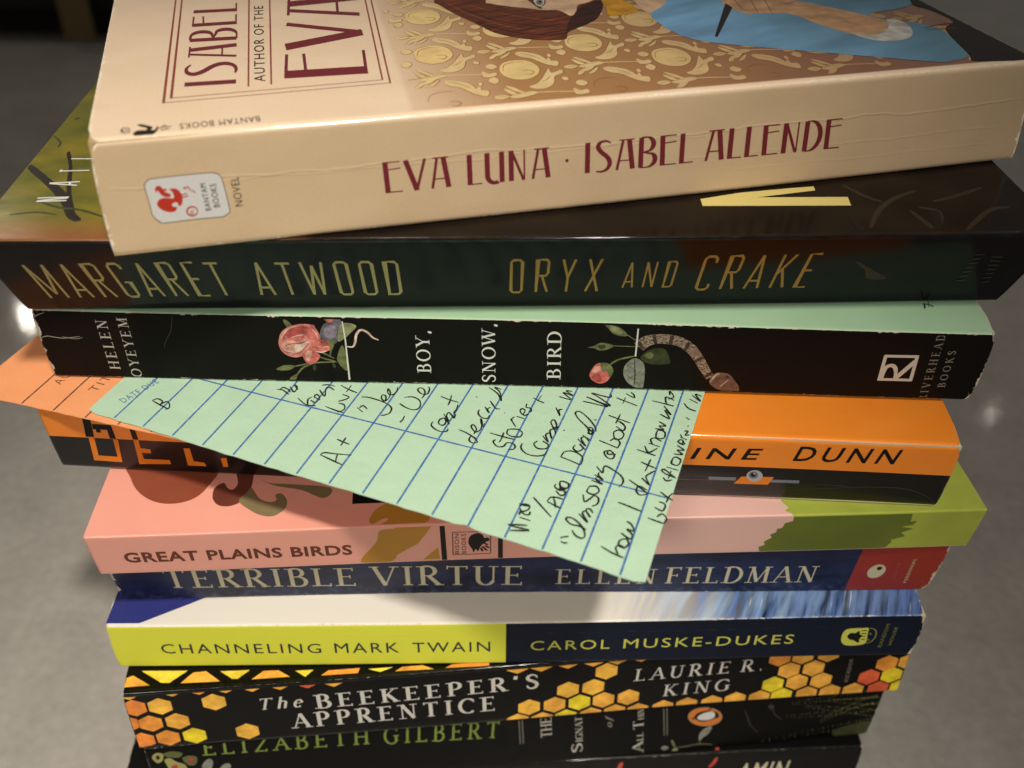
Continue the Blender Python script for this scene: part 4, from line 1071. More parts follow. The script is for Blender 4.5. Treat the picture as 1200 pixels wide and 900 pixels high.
('d','fern_dim',0.19,(196.42,11.61)),
('d','fern_dim',0.19,(197.27,14.69)),
('d','fern_dim',0.19,(195.84,11.43)),
('d','fern_dot',0.19,(196.55,14.38)),
('d','fern_dim',0.18,(195.08,11.22)),
('d','fern_dot',0.18,(195.44,14.01)),
('d','fern_dot',0.18,(194.08,10.98)),
('d','fern_dot',0.18,(194.51,13.68)),
('d','fern_dim',0.18,(193.25,10.76)),
('d','fern_dot',0.18,(194.07,13.41)),
('d','fern_dot',0.17,(192.14,10.5)),
('d','fern_dim',0.17,(192.82,13.03)),
('d','fern_dim',0.17,(191.22,10.27)),
('d','fern_dim',0.17,(191.95,12.7)),
('d','fern_dim',0.17,(190.71,10.1)),
('d','fern_dot',0.17,(190.85,12.34)),
('d','fern_dot',0.16,(189.43,9.82)),
('d','fern_dot',0.16,(189.87,12)),
('d','fern_dim',0.16,(188.43,9.58)),
('d','fern_dot',0.16,(189.13,11.69)),
('d','fern_dot',0.16,(187.75,9.38)),
('d','fern_dot',0.16,(188.27,11.36)),
('d','fern_dim',0.15,(186.84,9.15)),
('d','fern_dot',0.15,(187.25,11.01)),
('d','fern_dot',0.15,(185.6,8.87)),
('d','fern_dim',0.15,(186.39,10.69)),
('d','fern_dot',0.15,(185.05,8.7)),
('d','fern_dot',0.15,(185.3,10.33)),
('d','fern_dim',0.14,(183.98,8.45)),
('d','fern_dot',0.14,(184.19,9.97)),
('d','fern_dim',0.14,(182.95,8.2)),
('d','fern_dot',0.14,(183.32,9.65)),
('d','fern_dot',0.14,(182.07,7.98)),
('d','fern_dot',0.14,(182.34,9.31)),
('d','fern_dot',0.13,(181.09,7.74)),
('d','fern_dot',0.13,(181.03,8.92)),
('d','fern_dot',0.13,(179.95,7.48)),
('d','fern_dot',0.13,(180.57,8.66)),
('d','fern_dot',0.13,(178.85,7.22)),
('d','fern_dot',0.13,(179.41,8.29)),
('d','fern_dim',0.12,(178.02,7.01)),
('d','fern_dot',0.12,(178.46,7.96)),
('d','fern_dot',0.21,(200.69,16.38)),
('d','fern_dim',0.21,(201.87,20.1)),
('d','fern_dim',0.2,(200.39,16.55)),
('d','fern_dot',0.2,(201.05,20.08)),
('d','fern_dot',0.2,(199.82,16.69)),
('d','fern_dot',0.2,(200.36,20.1)),
('d','fern_dot',0.2,(198.95,16.8)),
('d','fern_dim',0.2,(199.69,20.14)),
('d','fern_dot',0.19,(198.21,16.96)),
('d','fern_dot',0.19,(198.8,20.17)),
('d','fern_dim',0.19,(197.32,17.11)),
('d','fern_dot',0.19,(198.49,20.31)),
('d','fern_dot',0.19,(196.46,17.28)),
('d','fern_dot',0.19,(197.25,20.32)),
('d','fern_dot',0.18,(195.51,17.46)),
('d','fern_dot',0.18,(196.57,20.44)),
('d','fern_dim',0.18,(194.6,17.66)),
('d','fern_dot',0.18,(195.16,20.46)),
('d','fern_dot',0.18,(193.2,17.81)),
('d','fern_dot',0.18,(194.34,20.6)),
('d','fern_dim',0.17,(192.43,18.08)),
('d','fern_dot',0.17,(192.88,20.65)),
('d','fern_dot',0.17,(190.97,18.26)),
('d','fern_dot',0.17,(191.76,20.78)),
('d','fern_dim',0.17,(189.99,18.53)),
('d','fern_dot',0.17,(190.61,20.92)),
('d','fern_dot',0.16,(188.58,18.75)),
('d','fern_dot',0.16,(189.22,21.05)),
('d','fern_dim',0.16,(187.21,19)),
('d','fern_dot',0.16,(187.82,21.19)),
('d','fern_dot',0.16,(185.86,19.27)),
('d','fern_dot',0.16,(186.2,21.32)),
('d','fern_dim',0.15,(184.69,19.59)),
('d','fern_dim',0.15,(184.74,21.49)),
('d','fern_dot',0.15,(182.82,19.83)),
('d','fern_dim',0.15,(183.44,21.71)),
('d','fern_dim',0.15,(181.34,20.14)),
('d','fern_dot',0.15,(181.83,21.89)),
('d','fern_dim',0.14,(179.9,20.47)),
('d','fern_dim',0.14,(180.06,22.08)),
('d','fern_dim',0.14,(177.99,20.76)),
('d','fern_dot',0.14,(178,22.23)),
('d','fern_dot',0.14,(176.53,21.13)),
('d','fern_dim',0.14,(176.34,22.47)),
('d','fern_dim',0.13,(174.41,21.42)),
('d','fern_dot',0.13,(174.84,22.75)),
('d','fern_dim',0.13,(172.18,21.71)),
('d','fern_dim',0.13,(172.69,22.95)),
('d','fern_dot',0.13,(170.46,22.1)),
('d','fern_dot',0.13,(170.62,23.18)),
('d','fern_dot',0.12,(168.58,22.49)),
('d','fern_dot',0.12,(168.57,23.44)),
('d','fern_dim',0.21,(199.1,6.22)),
('d','fern_dot',0.21,(199.77,9.7)),
('d','fern_dot',0.2,(198.66,6.28)),
('d','fern_dim',0.2,(199.27,9.64)),
('d','fern_dot',0.2,(197.63,6.23)),
('d','fern_dot',0.2,(198.67,9.57)),
('d','fern_dim',0.2,(197.33,6.29)),
('d','fern_dot',0.2,(198.17,9.5)),
('d','fern_dot',0.19,(196.77,6.31)),
('d','fern_dim',0.19,(197.41,9.38)),
('d','fern_dot',0.19,(195.94,6.27)),
('d','fern_dot',0.19,(196.62,9.25)),
('d','fern_dot',0.19,(195.4,6.28)),
('d','fern_dot',0.19,(196.13,9.16)),
('d','fern_dot',0.18,(194.99,6.29)),
('d','fern_dot',0.18,(196.18,9.14)),
('d','fern_dot',0.18,(194.32,6.26)),
('d','fern_dim',0.18,(195.21,8.97)),
('d','fern_dot',0.18,(193.73,6.23)),
('d','fern_dot',0.18,(194.65,8.85)),
('d','fern_dot',0.17,(192.75,6.14)),
('d','fern_dot',0.17,(193.99,8.7)),
('d','fern_dot',0.17,(192.92,6.21)),
('d','fern_dot',0.17,(193.13,8.52)),
('d','fern_dim',0.17,(192.34,6.17)),
('d','fern_dot',0.17,(192.44,8.36)),
('d','fern_dim',0.16,(191.73,6.11)),
('d','fern_dot',0.16,(192.02,8.23)),
('d','fern_dot',0.16,(190.91,6.01)),
('d','fern_dim',0.16,(191.51,8.08)),
('d','fern_dim',0.16,(190.39,5.96)),
('d','fern_dim',0.16,(190.84,7.9)),
('d','fern_dot',0.15,(189.63,5.85)),
('d','fern_dim',0.15,(189.96,7.68)),
('d','fern_dot',0.15,(189.02,5.77)),
('d','fern_dot',0.15,(189.53,7.52)),
('d','fern_dot',0.15,(188.67,5.71)),
('d','fern_dim',0.15,(188.74,7.3)),
('d','fern_dim',0.14,(187.44,5.52)),
('d','fern_dim',0.14,(188.06,7.09)),
('d','fern_dim',0.14,(187.13,5.46)),
('d','fern_dim',0.14,(187.45,6.88)),
('d','fern_dot',0.14,(186.72,5.37)),
('d','fern_dot',0.14,(186.95,6.68)),
('d','fern_dot',0.13,(186.12,5.25)),
('d','fern_dot',0.13,(186.32,6.46)),
('d','fern_dot',0.13,(185.28,5.09)),
('d','fern_dim',0.13,(185.92,6.26)),
('d','fern_dim',0.13,(184.74,4.97)),
('d','fern_dot',0.13,(184.89,5.97)),
('d','fern_dot',0.12,(184.27,4.85)),
('d','fern_dot',0.12,(184.28,5.73)),
('d','fern_dot',0.21,(198.26,5.22)),
('d','fern_dim',0.21,(199.27,8.73)),
('d','fern_dim',0.2,(197.53,5.45)),
('d','fern_dot',0.2,(198.07,8.8)),
('d','fern_dot',0.2,(197.05,5.73)),
('d','fern_dot',0.2,(197.76,9)),
('d','fern_dot',0.2,(196.26,5.97)),
('d','fern_dot',0.2,(197.01,9.16)),
('d','fern_dot',0.19,(195.54,6.24)),
('d','fern_dot',0.19,(196.68,9.38)),
('d','fern_dot',0.19,(195.01,6.54)),
('d','fern_dot',0.19,(195.6,9.51)),
('d','fern_dim',0.19,(194.74,6.9)),
('d','fern_dot',0.19,(195.27,9.76)),
('d','fern_dot',0.18,(194.14,7.22)),
('d','fern_dim',0.18,(194.82,10.01)),
('d','fern_dot',0.18,(193.45,7.53)),
('d','fern_dot',0.18,(194.16,10.23)),
('d','fern_dot',0.18,(192.76,7.86)),
('d','fern_dim',0.18,(193.44,10.46)),
('d','fern_dot',0.17,(192.03,8.2)),
('d','fern_dot',0.17,(193,10.74)),
('d','fern_dim',0.17,(191.93,8.64)),
('d','fern_dot',0.17,(191.81,10.92)),
('d','fern_dot',0.17,(191.2,8.99)),
('d','fern_dot',0.17,(191.51,11.24)),
('d','fern_dot',0.16,(190.6,9.38)),
('d','fern_dot',0.16,(191.08,11.56)),
('d','fern_dot',0.16,(189.9,9.77)),
('d','fern_dim',0.16,(190.57,11.88)),
('d','fern_dim',0.16,(189.39,10.2)),
('d','fern_dot',0.16,(189.84,12.18)),
('d','fern_dot',0.15,(189.01,10.66)),
('d','fern_dim',0.15,(189.08,12.48)),
('d','fern_dot',0.15,(188.32,11.08)),
('d','fern_dot',0.15,(188.51,12.83)),
('d','fern_dot',0.15,(187.79,11.54)),
('d','fern_dot',0.15,(188.23,13.23)),
('d','fern_dot',0.14,(187.14,12)),
('d','fern_dot',0.14,(187.41,13.56)),
('d','fern_dot',0.14,(186.43,12.46)),
('d','fern_dim',0.14,(187.14,13.99)),
('d','fern_dot',0.14,(186,12.97)),
('d','fern_dot',0.14,(186.62,14.39)),
('d','fern_dot',0.13,(185.57,13.5)),
('d','fern_dim',0.13,(185.91,14.77)),
('d','fern_dot',0.13,(185.19,14.05)),
('d','fern_dot',0.13,(185.45,15.21)),
('d','fern_dim',0.13,(184.58,14.57)),
('d','fern_dim',0.13,(184.85,15.64)),
('d','fern_dot',0.12,(184.41,15.18)),
('d','fern_dot',0.12,(184.58,16.13))]),
(('gil','spine','flower_print'), [
('s','fern_dot',((1.38,4.14),(2.66,2.25),(4.32,2.94),(3.75,5.8),(2.19,6.81))),
('s','black_print',((2.3,4.04),(3.12,3.33),(3.34,4.46),(2.56,5.43))),
('s','fern_dot',((4.19,5.87),(5.7,5.11),(7.12,7.21),(9.02,9.25),(8.54,14.4),(4.5,13.7),(4.43,9.33))),
('s','petal_rose',((5.39,9.07),(6.88,8.46),(6.77,11.47),(5.27,12.08))),
('s','fern_dim',((8.75,5.79),(10.74,4.85),(12.45,5.98),(11.55,9.25),(9.72,9.2))),
('s','petal_rose',((10.22,6.46),(11.4,6.23),(11.33,7.92),(10.14,8.15))),
('s','leaf_greyed',((12.89,10.77),(14.3,7.99),(15.56,7.35),(16.1,8.72),(15.29,11.62),(13.72,12.66))),
('s','leaf_greyed',((17.25,12.39),(18.73,10.46),(20.12,10.44),(20.13,12.44),(18.47,13.47))),
('s','fern_dim',((4.32,2.94),(6.74,2.09),(9.21,3.33),(7.95,5.23),(5.36,4.54)))]),
(('last','front_cover','stem_print'), [
('q','stem_red',1.3,((116.79,-1.02),(115.35,-0.18),(114.36,0.98))),
('s','petal_rose',((125.65,0.19),(126.89,-1.66),(128.79,-1.33),(128.21,0.17))),
('s','petal_rose',((134.59,-1.03),(135.96,-1.89),(137.65,-1.49),(136.74,0),(135,0.06))),
('q','stem_red',1.3,((140.68,-1.73),(139.79,-0.46),(139.2,0.73))),
('q','stem_red',1.1,((167.13,-2.72),(167.34,-1.14),(166.83,0.76)))]),
(('last','spine','stem_print'), [
('q','stem_red',1.3,((139.6,1.91),(139.2,4.06),(139.09,6.26))),
('q','stem_red',1.1,((167.24,2.19),(166.68,4.83),(165.54,6.95)))]),
(('last','spine','title_lettering'), [
('t','cream_ink','AMIN',(174.18,14.83),(189.75,14.48),8.92,'sansI',0.2)]),
]
LAT = {'c0':(67.77,-31.85),'v1':(-2.56,26.33),'v2':(15.6,12.89)}
MOTIF = {'fruit':((-4.06,-0.49),(-2.72,-4.12),(-0.37,-5.46),(2.4,-5.14),(4.02,-2.63),(4.08,0.9),(2.65,4.01),(0.25,5.76),(-2.38,5.31),(-3.98,2.94)),'fleck':((0.48,1.07),(1.69,0.79),(2.61,1.96),(1.66,3.25),(0.59,2.87)),'leaf1':((-8.79,14.09),(-6.65,11.72),(-5.91,9.98),(-5.28,11.39),(-5.22,8.6),(-3.88,9.8),(-3.36,10.55),(-1.52,12.49),(-0.45,13.73),(-1.9,14.41),(-3.95,16.04),(-5.01,18.22),(-5.68,17.23),(-7.06,18.95),(-6.44,16.69),(-7.27,15.29)),'leafa':((-8.79,14.09),(-7.09,12.99),(-5.52,13.96),(-7.5,15.36)),'leafb':((-5.91,9.98),(-4.68,11.02),(-3.74,13.74),(-5.33,12.89)),'leafc':((-5.2,8.48),(-3.48,10.02),(-2.17,13.1),(-4.01,11.68)),'leafd':((-5.7,17.34),(-4.26,15.36),(-1.72,13.95),(-3.9,16.9)),'leafe':((-7.2,18.8),(-6.01,16.67),(-4.41,15.69),(-6.06,18.58)),'leaff':((-5.54,14.08),(-1.05,12.34),(0.23,13.64),(-4.05,15.4)),'leafg':((-4.95,19.07),(-3.67,17.32),(-1.66,15.45),(-3.29,18.25)),'tail':((4.17,22.66),(5.51,20.59),(5.26,23.5),(5.82,24.79),(4.6,25.44)),'berry':((5.44,19),(6.25,18.33),(6.19,19.9),(5.45,20.46)),'wing':((0.21,16.97),(2.04,18.6),(3.6,21.35)),'wing2':((2.51,7.98),(3.86,6.96),(5.14,5.24)),'vein':((-7.94,14.16),(-5.71,13.8),(-1.19,13.07)),'rim':((-3.49,0.19),(-2.47,-2.93),(-0.1,-4.4),(2.21,-4.17)),'bird':((-1.04,16.69),(0.45,15.8),(3.12,17.63),(4.19,19.69),(4.7,22.2),(6.62,23.22),(5.76,25.94),(4.06,24.98),(2.81,22.95),(1.62,20.55),(-0.4,18.9)),'bird2':((-0.57,9.9),(0.97,8.95),(2.78,6.72),(5.04,2.5),(6.13,0.66),(6,3.4),(8.43,1.87),(8.21,3.89),(6.02,5.44),(4.75,9.14),(2.72,11.28),(0.47,11.41)),'stem':((-1.22,13.19),(3.13,13.53),(9.12,14.62)),'bud':((7.84,12.42),(8.84,13.92),(10.26,13.6),(10.33,15.15),(8.77,16.05),(7.35,15.48)),'bud2':((9.21,9.48),(10.6,8.47),(11.53,10.26),(10.28,11.68),(9.29,11.07)),'bud3':((7.99,17.49),(9.41,16.2),(10.08,17.96),(8.97,19.8),(8.04,19.1)),'dot':((7.19,6.37),(8.34,6.36),(8.21,7.93),(7.28,7.99))}
JAG = {'pinkgreen_c':((156.23,-4.37),(157.27,-2.46),(156.08,-1.54),(158.2,0.64),(156.71,1.1)),'pinkgreen_s':((158.02,2.2),(156.31,2.95),(156.09,4.83),(154.99,4.98),(155.03,6.37),(153.79,7.37),(154.47,8.48),(152.87,10.03),(153.41,11.37),(152.03,12.18),(153.33,14.48)),'dark_c':((183.79,0),(184.02,1.05),(182.59,1.51)),'dark_s':((185.91,3.74),(187.36,3.29),(186.94,4.95),(184.24,5.56),(187.42,6.47),(184.98,7.95),(186.41,9.44),(183.26,10.8),(183.79,11.49),(182.87,13.89))}
JAG = {k: [tuple(p) for p in v] for k, v in JAG.items()}
HEXES = (((2,5.54),'hx_orange'),((8.27,5.56),'hx_gold'),((4.79,11.96),'hx_orange2'),((11.43,11.8),'hx_gold2'),((-1.03,11.54),'hx_orange'),((1.67,18.51),'hx_orange'),((7.97,18.16),'hx_orange2'),((14.63,18),'hx_yellow'),((21.49,5.31),'hx_gold'),((28.01,17.76),'hx_gold'),((11.97,-1.13),'hx_gold'),((1.54,-0.92),'hx_gold'),((18.41,-1.1),'hx_orange2'),((24.88,-1.07),'hx_gold'),((31.36,-0.9),'hx_gold2'),((38.21,-0.9),'hx_gold2'),((44.98,-0.78),'hx_red'),((51.48,-0.68),'hx_gold2'),((4.28,25.46),'hx_orange'),((10.92,25.14),'hx_gold2'),((17.55,25.06),'hx_gold2'),((24.44,24.92),'hx_gold2'),((31.1,24.91),'hx_gold2'),((37.82,24.66),'hx_orange2'),((44.53,24.73),'hx_gold2'),((50.8,24.74),'hx_red'),((100.94,16.9),'hx_gold'),((107.71,16.78),'hx_gold2'),((114.36,16.72),'hx_yellow'),((120.79,16.56),'hx_gold2'),((127.48,16.34),'hx_gold2'),((111.08,11.13),'hx_gold'),((117.75,10.92),'hx_gold'),((120.9,5.01),'hx_gold'),((97.96,22.34),'hx_gold'),((104.56,22.6),'hx_gold2'),((110.88,22.34),'hx_yellow'),((117.63,22.38),'hx_gold2'),((124.13,21.98),'hx_gold2'),((130.46,22.35),'hx_gold2'),((137.26,21.98),'hx_gold2'),((143.82,21.66),'hx_gold2'),((150.7,21.62),'hx_gold2'),((157.07,21.42),'hx_gold2'),((97.71,-0.25),'hx_gold2'),((103.84,-0.3),'hx_gold2'),((110.7,-0.55),'hx_gold2'),((117.36,-0.54),'hx_gold2'),((123.56,-0.58),'hx_gold2'),((129.78,-0.77),'hx_gold2'),((166.81,15.63),'hx_yellow'),((173.39,15.31),'hx_gold2'),((180.04,15.29),'hx_gold2'),((170.37,10.22),'hx_gold2'),((177.02,10.05),'hx_gold2'),((167.09,5.06),'hx_orange2'),((173.29,4.85),'hx_gold2'),((180.27,4.65),'hx_gold2'),((193.26,15.17),'hx_red'),((199.59,14.96),'hx_yellow'),((197.13,9.93),'hx_orange2'),((203.25,9.69),'hx_gold2'),((157.13,20.93),'hx_gold2'),((163.8,20.93),'hx_gold2'),((169.93,20.62),'hx_yellow'),((176.92,20.65),'hx_gold2'),((183.37,20.46),'hx_gold2'),((189.87,20.42),'hx_gold2'),((196.9,20.29),'hx_red'),((203.13,19.99),'hx_yellow'))
HAND = [
[(11.24,8.62),(13.67,7.96),(16.44,7.46)],
[(11.24,8.62),(12.14,9.58),(13.65,9.13),(13.77,8),(14.5,9.48),(15.79,8.84),(16.33,7.7),(15.81,7.1)],
[(35.12,23.1),(36.42,23.44),(38.63,22.53)],
[(35.97,23.05),(36.04,24.3),(37.78,24),(38.53,23.3)],
[(37.48,25.11),(39.25,23.8),(39.11,25.58),(38.08,26.19),(39.69,24.8)],
[(41.17,22.19),(44.07,20.82),(46.28,21.35)],
[(44.48,20.8),(43.6,22.6),(43.96,23.75)],
[(44.23,22.67),(45.64,22.27),(45.76,24.1),(44.59,25.02),(44.5,23.98),(46.28,23.52)],
[(44.32,26.73),(46.53,25.12),(45.46,27.72),(46.06,28.48),(47.52,27.87)],
[(44.05,28.47),(45.33,29.21),(46.97,29.28)],
[(48.44,21.96),(50.7,21.63),(53.22,21.52)],
[(51.92,21.17),(52.83,22.52),(52.18,24.01),(50.67,24.16)],
[(50.26,24.68),(51.42,25.86),(51.8,27.02),(50.02,27.28)],
[(48.06,30.14),(50.4,29.48),(52.86,29.08)],
[(50.36,31.11),(50.4,28.46)],
[(55.27,24.32),(57.22,23.38)],
[(55.78,24.33),(56.18,25.47),(57.65,24.72)],
[(55.14,7.27),(58,6.74),(61.02,6.21)],
[(55.14,7.27),(55.69,8.2),(58.14,8.78),(61.35,9.68)],
[(58.51,8.67),(58.82,7.51),(59.23,6.49)],
[(56.08,13.04),(57.59,12.77),(59.39,12.54)],
[(57.64,14.23),(57.74,12.84),(57.84,11.46)],
[(54.41,28.13),(55.95,28.61),(58.5,28.56),(60.85,28.16),(62.45,27.2),(62.84,25.48),(62.12,24.38),(61.37,23.96)],
[(59.54,28.28),(60,29.19),(59.4,30.6),(58.58,30.65),(58.83,29.53),(60.01,28.8),(60.42,30.19)],
[(60.42,30.19),(59.84,32.19),(58.76,33.16),(59.61,31.53),(60.78,31.74),(60.98,33.23),(60.58,34.49)],
[(66.35,25.87),(66.51,24.51),(66.34,23.39)],
[(63.49,29.38),(65.25,28.64),(67.09,28.48),(68.13,29.29),(68.03,30.88),(66.99,32.27),(65.22,32.64),(63.53,31.77)],
[(67.38,32.98),(67.41,34.79),(66.5,36.22),(65.43,36.34),(65.37,35.35),(66.72,34.5),(67.93,35),(67.66,36.87),(67.03,37.47)],
[(73,26.53),(73.1,25.27),(74.38,24.36),(75.92,24.08),(76.99,24.62),(77.06,25.58)],
[(74.83,28.71),(74.13,27.68),(74.45,26.35),(75.55,26.19),(75.69,27.49),(74.87,28.62),(76.73,27.04)],
[(74.15,29.92),(76.21,27.87),(75.03,29.49),(75.12,30.75),(76.84,29.44),(76.74,30.2)],
[(71.17,35.34),(73.45,34.96),(75.75,34.92)],
[(73.28,36.67),(73.76,34.64),(73.89,33.05)],
[(76.67,29.27),(76.76,30.47),(76.13,31.17),(76.25,32.41),(75.89,34.16)],
[(79.29,26.19),(81.28,25.85),(83.46,24.98),(84.71,23.9)],
[(84.65,23.88),(83.62,23.3),(82.65,23.9),(82.68,25.26),(83.92,24.92)],
[(82.9,26.16),(82.87,27.79),(81.74,28.97),(81.49,28.14),(83.07,26.85),(83.72,28.04)],
[(83.78,28.06),(83.32,30.3),(82.45,31.52),(83.75,29.18),(83.84,30.36)],
[(81,34.39),(81.33,32.91),(82.62,31.96),(83.87,32.27),(83.84,33.42)],
[(81.87,35.72),(83.52,34.09),(82.69,35.2),(83.12,36.08)],
[(82.26,38.19),(84.29,36.19),(85.23,36.42)],
[(80.22,42.69),(82.94,41.26),(84.58,39.15),(83.21,41.94),(81.51,43.22),(83.16,43.05)],
[(78.7,38.37),(79.05,38.18)],
[(86.55,35.51),(86.78,35.45)],
[(87.96,26.25),(87.73,25.36),(89,24.3),(90.23,24.81),(90.61,26.2),(91.65,26.49),(92.58,25.89),(92.57,24.8),(91.58,24.39)],
[(86.04,27.83),(88.9,27.75),(91.77,27.83)],
[(88.8,29.12),(89,27.29),(88.99,25.68)],
[(89.31,30.47),(89.59,29.05),(90.91,28.58),(92.52,29.15),(92.6,30.55),(91.29,31.29),(89.31,30.47)],
[(88.67,33.95),(90.59,31.93)],
[(89.44,33.11),(88.91,34.05),(89.18,35.01)],
[(89.58,35.39),(91.67,35.2)],
[(90.73,36.29),(90.71,38),(89.85,38.34),(89.82,37.25),(91.05,36.32),(91.87,37.19)],
[(90.32,40.45),(90.58,39.19),(91.59,39.23),(92.06,38.34),(91.77,37.69)],
[(91,43.03),(92.54,42.48),(93.85,42.23)],
[(92.47,44.45),(92.29,42.24)],
[(93.7,27.36),(94,25.71),(95.64,24.52),(97.72,24.63),(99.3,25.69),(99.47,27.28)],
[(96.56,29.32),(96.1,28.12),(97.3,27.08),(98.97,27.65),(99.08,29),(97.59,29.75)],
[(97.07,31.35),(98.81,29.84),(97.61,31.87),(98.27,32.76),(99.16,31.19),(98.01,33.57),(98.79,34.33),(99.5,32.96)],
[(98.2,34.57),(98.97,35.52),(97.82,37.42),(97.34,36.4),(98.81,34.52),(99.43,35.71)],
[(96.89,41.65),(98.53,39.24),(97.77,41.04),(98.43,41.64)],
[(96.31,45.72),(99.17,45.77),(96.8,47.47),(99.25,47.28),(97.28,48.35),(98.58,48.69)],
[(100.74,35.01),(101.02,34.76)],
[(102.83,26.35),(105.09,26.02),(107.29,25.57)],
[(102.73,26.31),(103.07,28.3),(104.94,29.08),(107.01,28.08),(107.44,25.69)],
[(104.55,31.27),(104.39,30.02),(105.58,29.46),(106.36,30.73),(105.25,31.92),(107.09,30.44)],
[(104.43,33.38),(106.65,31.73),(105.12,33.67),(105.76,34.54),(106.99,33.48)],
[(105.02,34.96),(107.24,33.94)],
[(105.81,36.01),(106.89,36.04),(106.52,37.91),(105.61,37.78),(106.43,35.85),(107.07,37.03)],
[(107.26,36.37),(104.78,38.24),(102.46,40.11),(101.49,41.63),(102.3,42.41),(104.58,40.99),(106.78,38.77),(107.49,37.21)],
[(106.01,40.83),(106.65,41.09)],
[(101.88,46.23),(104.67,46.34),(107.65,46.46),(104.11,47.63),(102.37,48.04),(108.11,46.98),(104.95,48.98),(103,49.86),(107.14,49.9),(107.18,51.26)],
[(111.79,32.39),(110.91,31.44),(111.84,30.09),(112.99,29.99),(113.19,31.34),(111.86,32.42),(111.76,31.1),(113.38,31.77)],
[(108.9,34.63),(110.91,34.27),(113.33,33.74)],
[(113.29,33.9),(113.28,35.68),(112,36.64),(111.18,35.4)],
[(111.34,37.7),(112.07,36.37),(113.24,37.04),(113.38,38.74),(112.19,39.65),(111.26,38.77),(111.34,37.7)],
[(111.17,40.59),(112.93,39.77),(112.99,41.35),(111.26,42.51),(112.78,41.88)],
[(108.61,43.63),(111.26,43.27),(113.77,42.92)],
[(110.99,45.07),(110.93,43.32),(110.83,41.58)],
[(108.7,50.41),(111.16,49.9),(113.88,49.39)],
[(110.6,51.34),(110.59,49)],
[(110.37,52.73),(112.45,51.98),(112.04,53.15),(111.24,53.63)],
[(101.12,12.74),(103.72,10.72),(106.18,8.85)],
[(117.9,25.2),(120.16,24.07),(122.56,22.67)],
[(122.46,22.63),(121.06,21.79),(120.06,22.69),(120.3,24.24),(122.04,23.67)],
[(120.31,26.74),(122.19,25.35),(120.99,27.41),(121.72,28.98),(122.34,29.91)],
[(118.94,31.43),(120.7,31.02),(122.31,30.68)],
[(120.69,32.96),(120.59,31.15),(120.44,29.01)],
[(117.24,34.95),(119.47,34.71),(121.44,34.54)],
[(118.56,36.68),(119.78,35.01),(121.26,37.03)],
[(119.1,37.91),(121.64,37.66)],
[(119.91,38.01),(119.26,39.18),(119.97,40.08),(121.6,39.55)],
[(119.95,42.51),(120.24,40.37),(121.79,40.71),(121.64,42.78),(120.3,43.02),(119.95,42.51)],
[(119.4,43.27),(121.18,43.51),(119.99,44.39),(121.33,44.94),(119.66,45.88)],
[(119.3,48.53),(121.57,47.75),(119.97,50.29),(121.57,49.22),(119.47,51.72)],
[(116.6,52.5),(119.09,52.55),(121.58,52.47)],
[(119.9,52.42),(119.21,55.06),(121.22,54.56)],
[(119.92,56.03),(119.61,57.47),(120.89,55.76),(119.85,54.52)],
[(123.94,16.29),(125.7,16.12),(127.25,16.07)],
[(127.25,16.07),(127.55,17.54),(126.39,18.42),(125.62,17.24)],
[(124.57,19.6),(126.27,19.28),(126.42,21.14),(125.09,21.46)],
[(124.75,24.27),(126.16,23.47),(127.7,22.85)],
[(126.51,21.85),(126.67,23.58),(127.11,24.82)],
[(126.85,29.45),(124.79,29.81),(123.67,30.46),(124.05,31.06),(125.62,30.16),(126.78,29.42)],
[(124.33,28.63),(125.21,27.9),(126.23,28.65)],
[(125.49,31.1),(125.4,28.69)],
[(124.33,31.96),(126.88,31.9)],
[(125.01,35.09),(125.11,33.42),(126.46,33.41),(126.67,35.21),(125.53,35.77),(125.01,35.09)],
[(124.92,36.56),(126.65,37.16),(125.36,38.03),(126.72,38.59),(125.04,39.55)],
[(125.75,40.08),(126.04,41.27),(125.35,41.71),(125.02,40.73),(126.17,40.25),(126.45,41.09)],
[(125.08,42.45),(126.68,42.14)],
[(125.58,42.41),(124.94,43.36)],
[(125.54,44.84),(126.27,45.01),(125.99,43.55),(126.77,44)],
[(125.89,46.9),(126.09,46.67)],
[(124.9,49.58),(125.91,49.11)],
[(123.54,54.4),(124.88,52.99),(126.62,52.61)],
[(124.4,56.42),(126.44,55.61)],
[(124.68,58.02),(126.8,56.62),(125.34,58.7),(126.78,58.42)],
[(98.83,3.69),(100.69,4.33),(102.51,4.88)],
[(99,3.55),(101.21,3.69),(103.26,3.89)],
[(99.75,2.36),(101.45,2.98),(103.33,3.68)],
[(100.41,6.4),(102.68,6.31)],
[(100.14,6.92),(100.01,7.83),(101.08,7.51),(101.89,7.77),(101.83,8.66)],
[(99.58,8.79),(100.3,8.03),(101.3,9.08),(101.09,10.14),(99.9,10.08),(99.38,9.13)],
[(99.06,9.86),(100.29,9.81),(101.35,10.08)],
[(104.14,12.6),(105.69,12.17),(107.29,11.85)],
[(104.11,12.68),(104.38,13.92),(105.59,14.42),(107,14.44)],
[(105.01,14.05),(105.7,12.82),(106.18,11.65)],
[(104.83,16.17),(106.07,15.31),(106.83,15.98),(106.11,17.14),(105.31,17.25),(107.06,16.52)],
[(104.21,18.14),(104.33,17.16),(105.66,16.64),(106.62,17.66),(106.8,18.9),(105.79,19.38),(104.89,19.1),(105.38,17.73),(106.86,17.67)],
[(109.49,4.26),(110.04,4.8),(110.86,5.26)],
[(109.79,3.47),(110.48,3.36),(111.12,3.63)],
[(111,7.09),(111.97,6.08),(113.34,5.81),(113.69,6.79),(112.68,8.59),(110.65,10.01),(109.31,10.08),(109.09,9.37),(110.36,8.53),(112.07,8.67),(113.56,8.23)],
[(111,11.83),(113.22,10.25),(111.63,12.21),(112.13,13.01),(113.37,11.76),(112.05,13.31),(112.6,13.96),(113.51,13.16)],
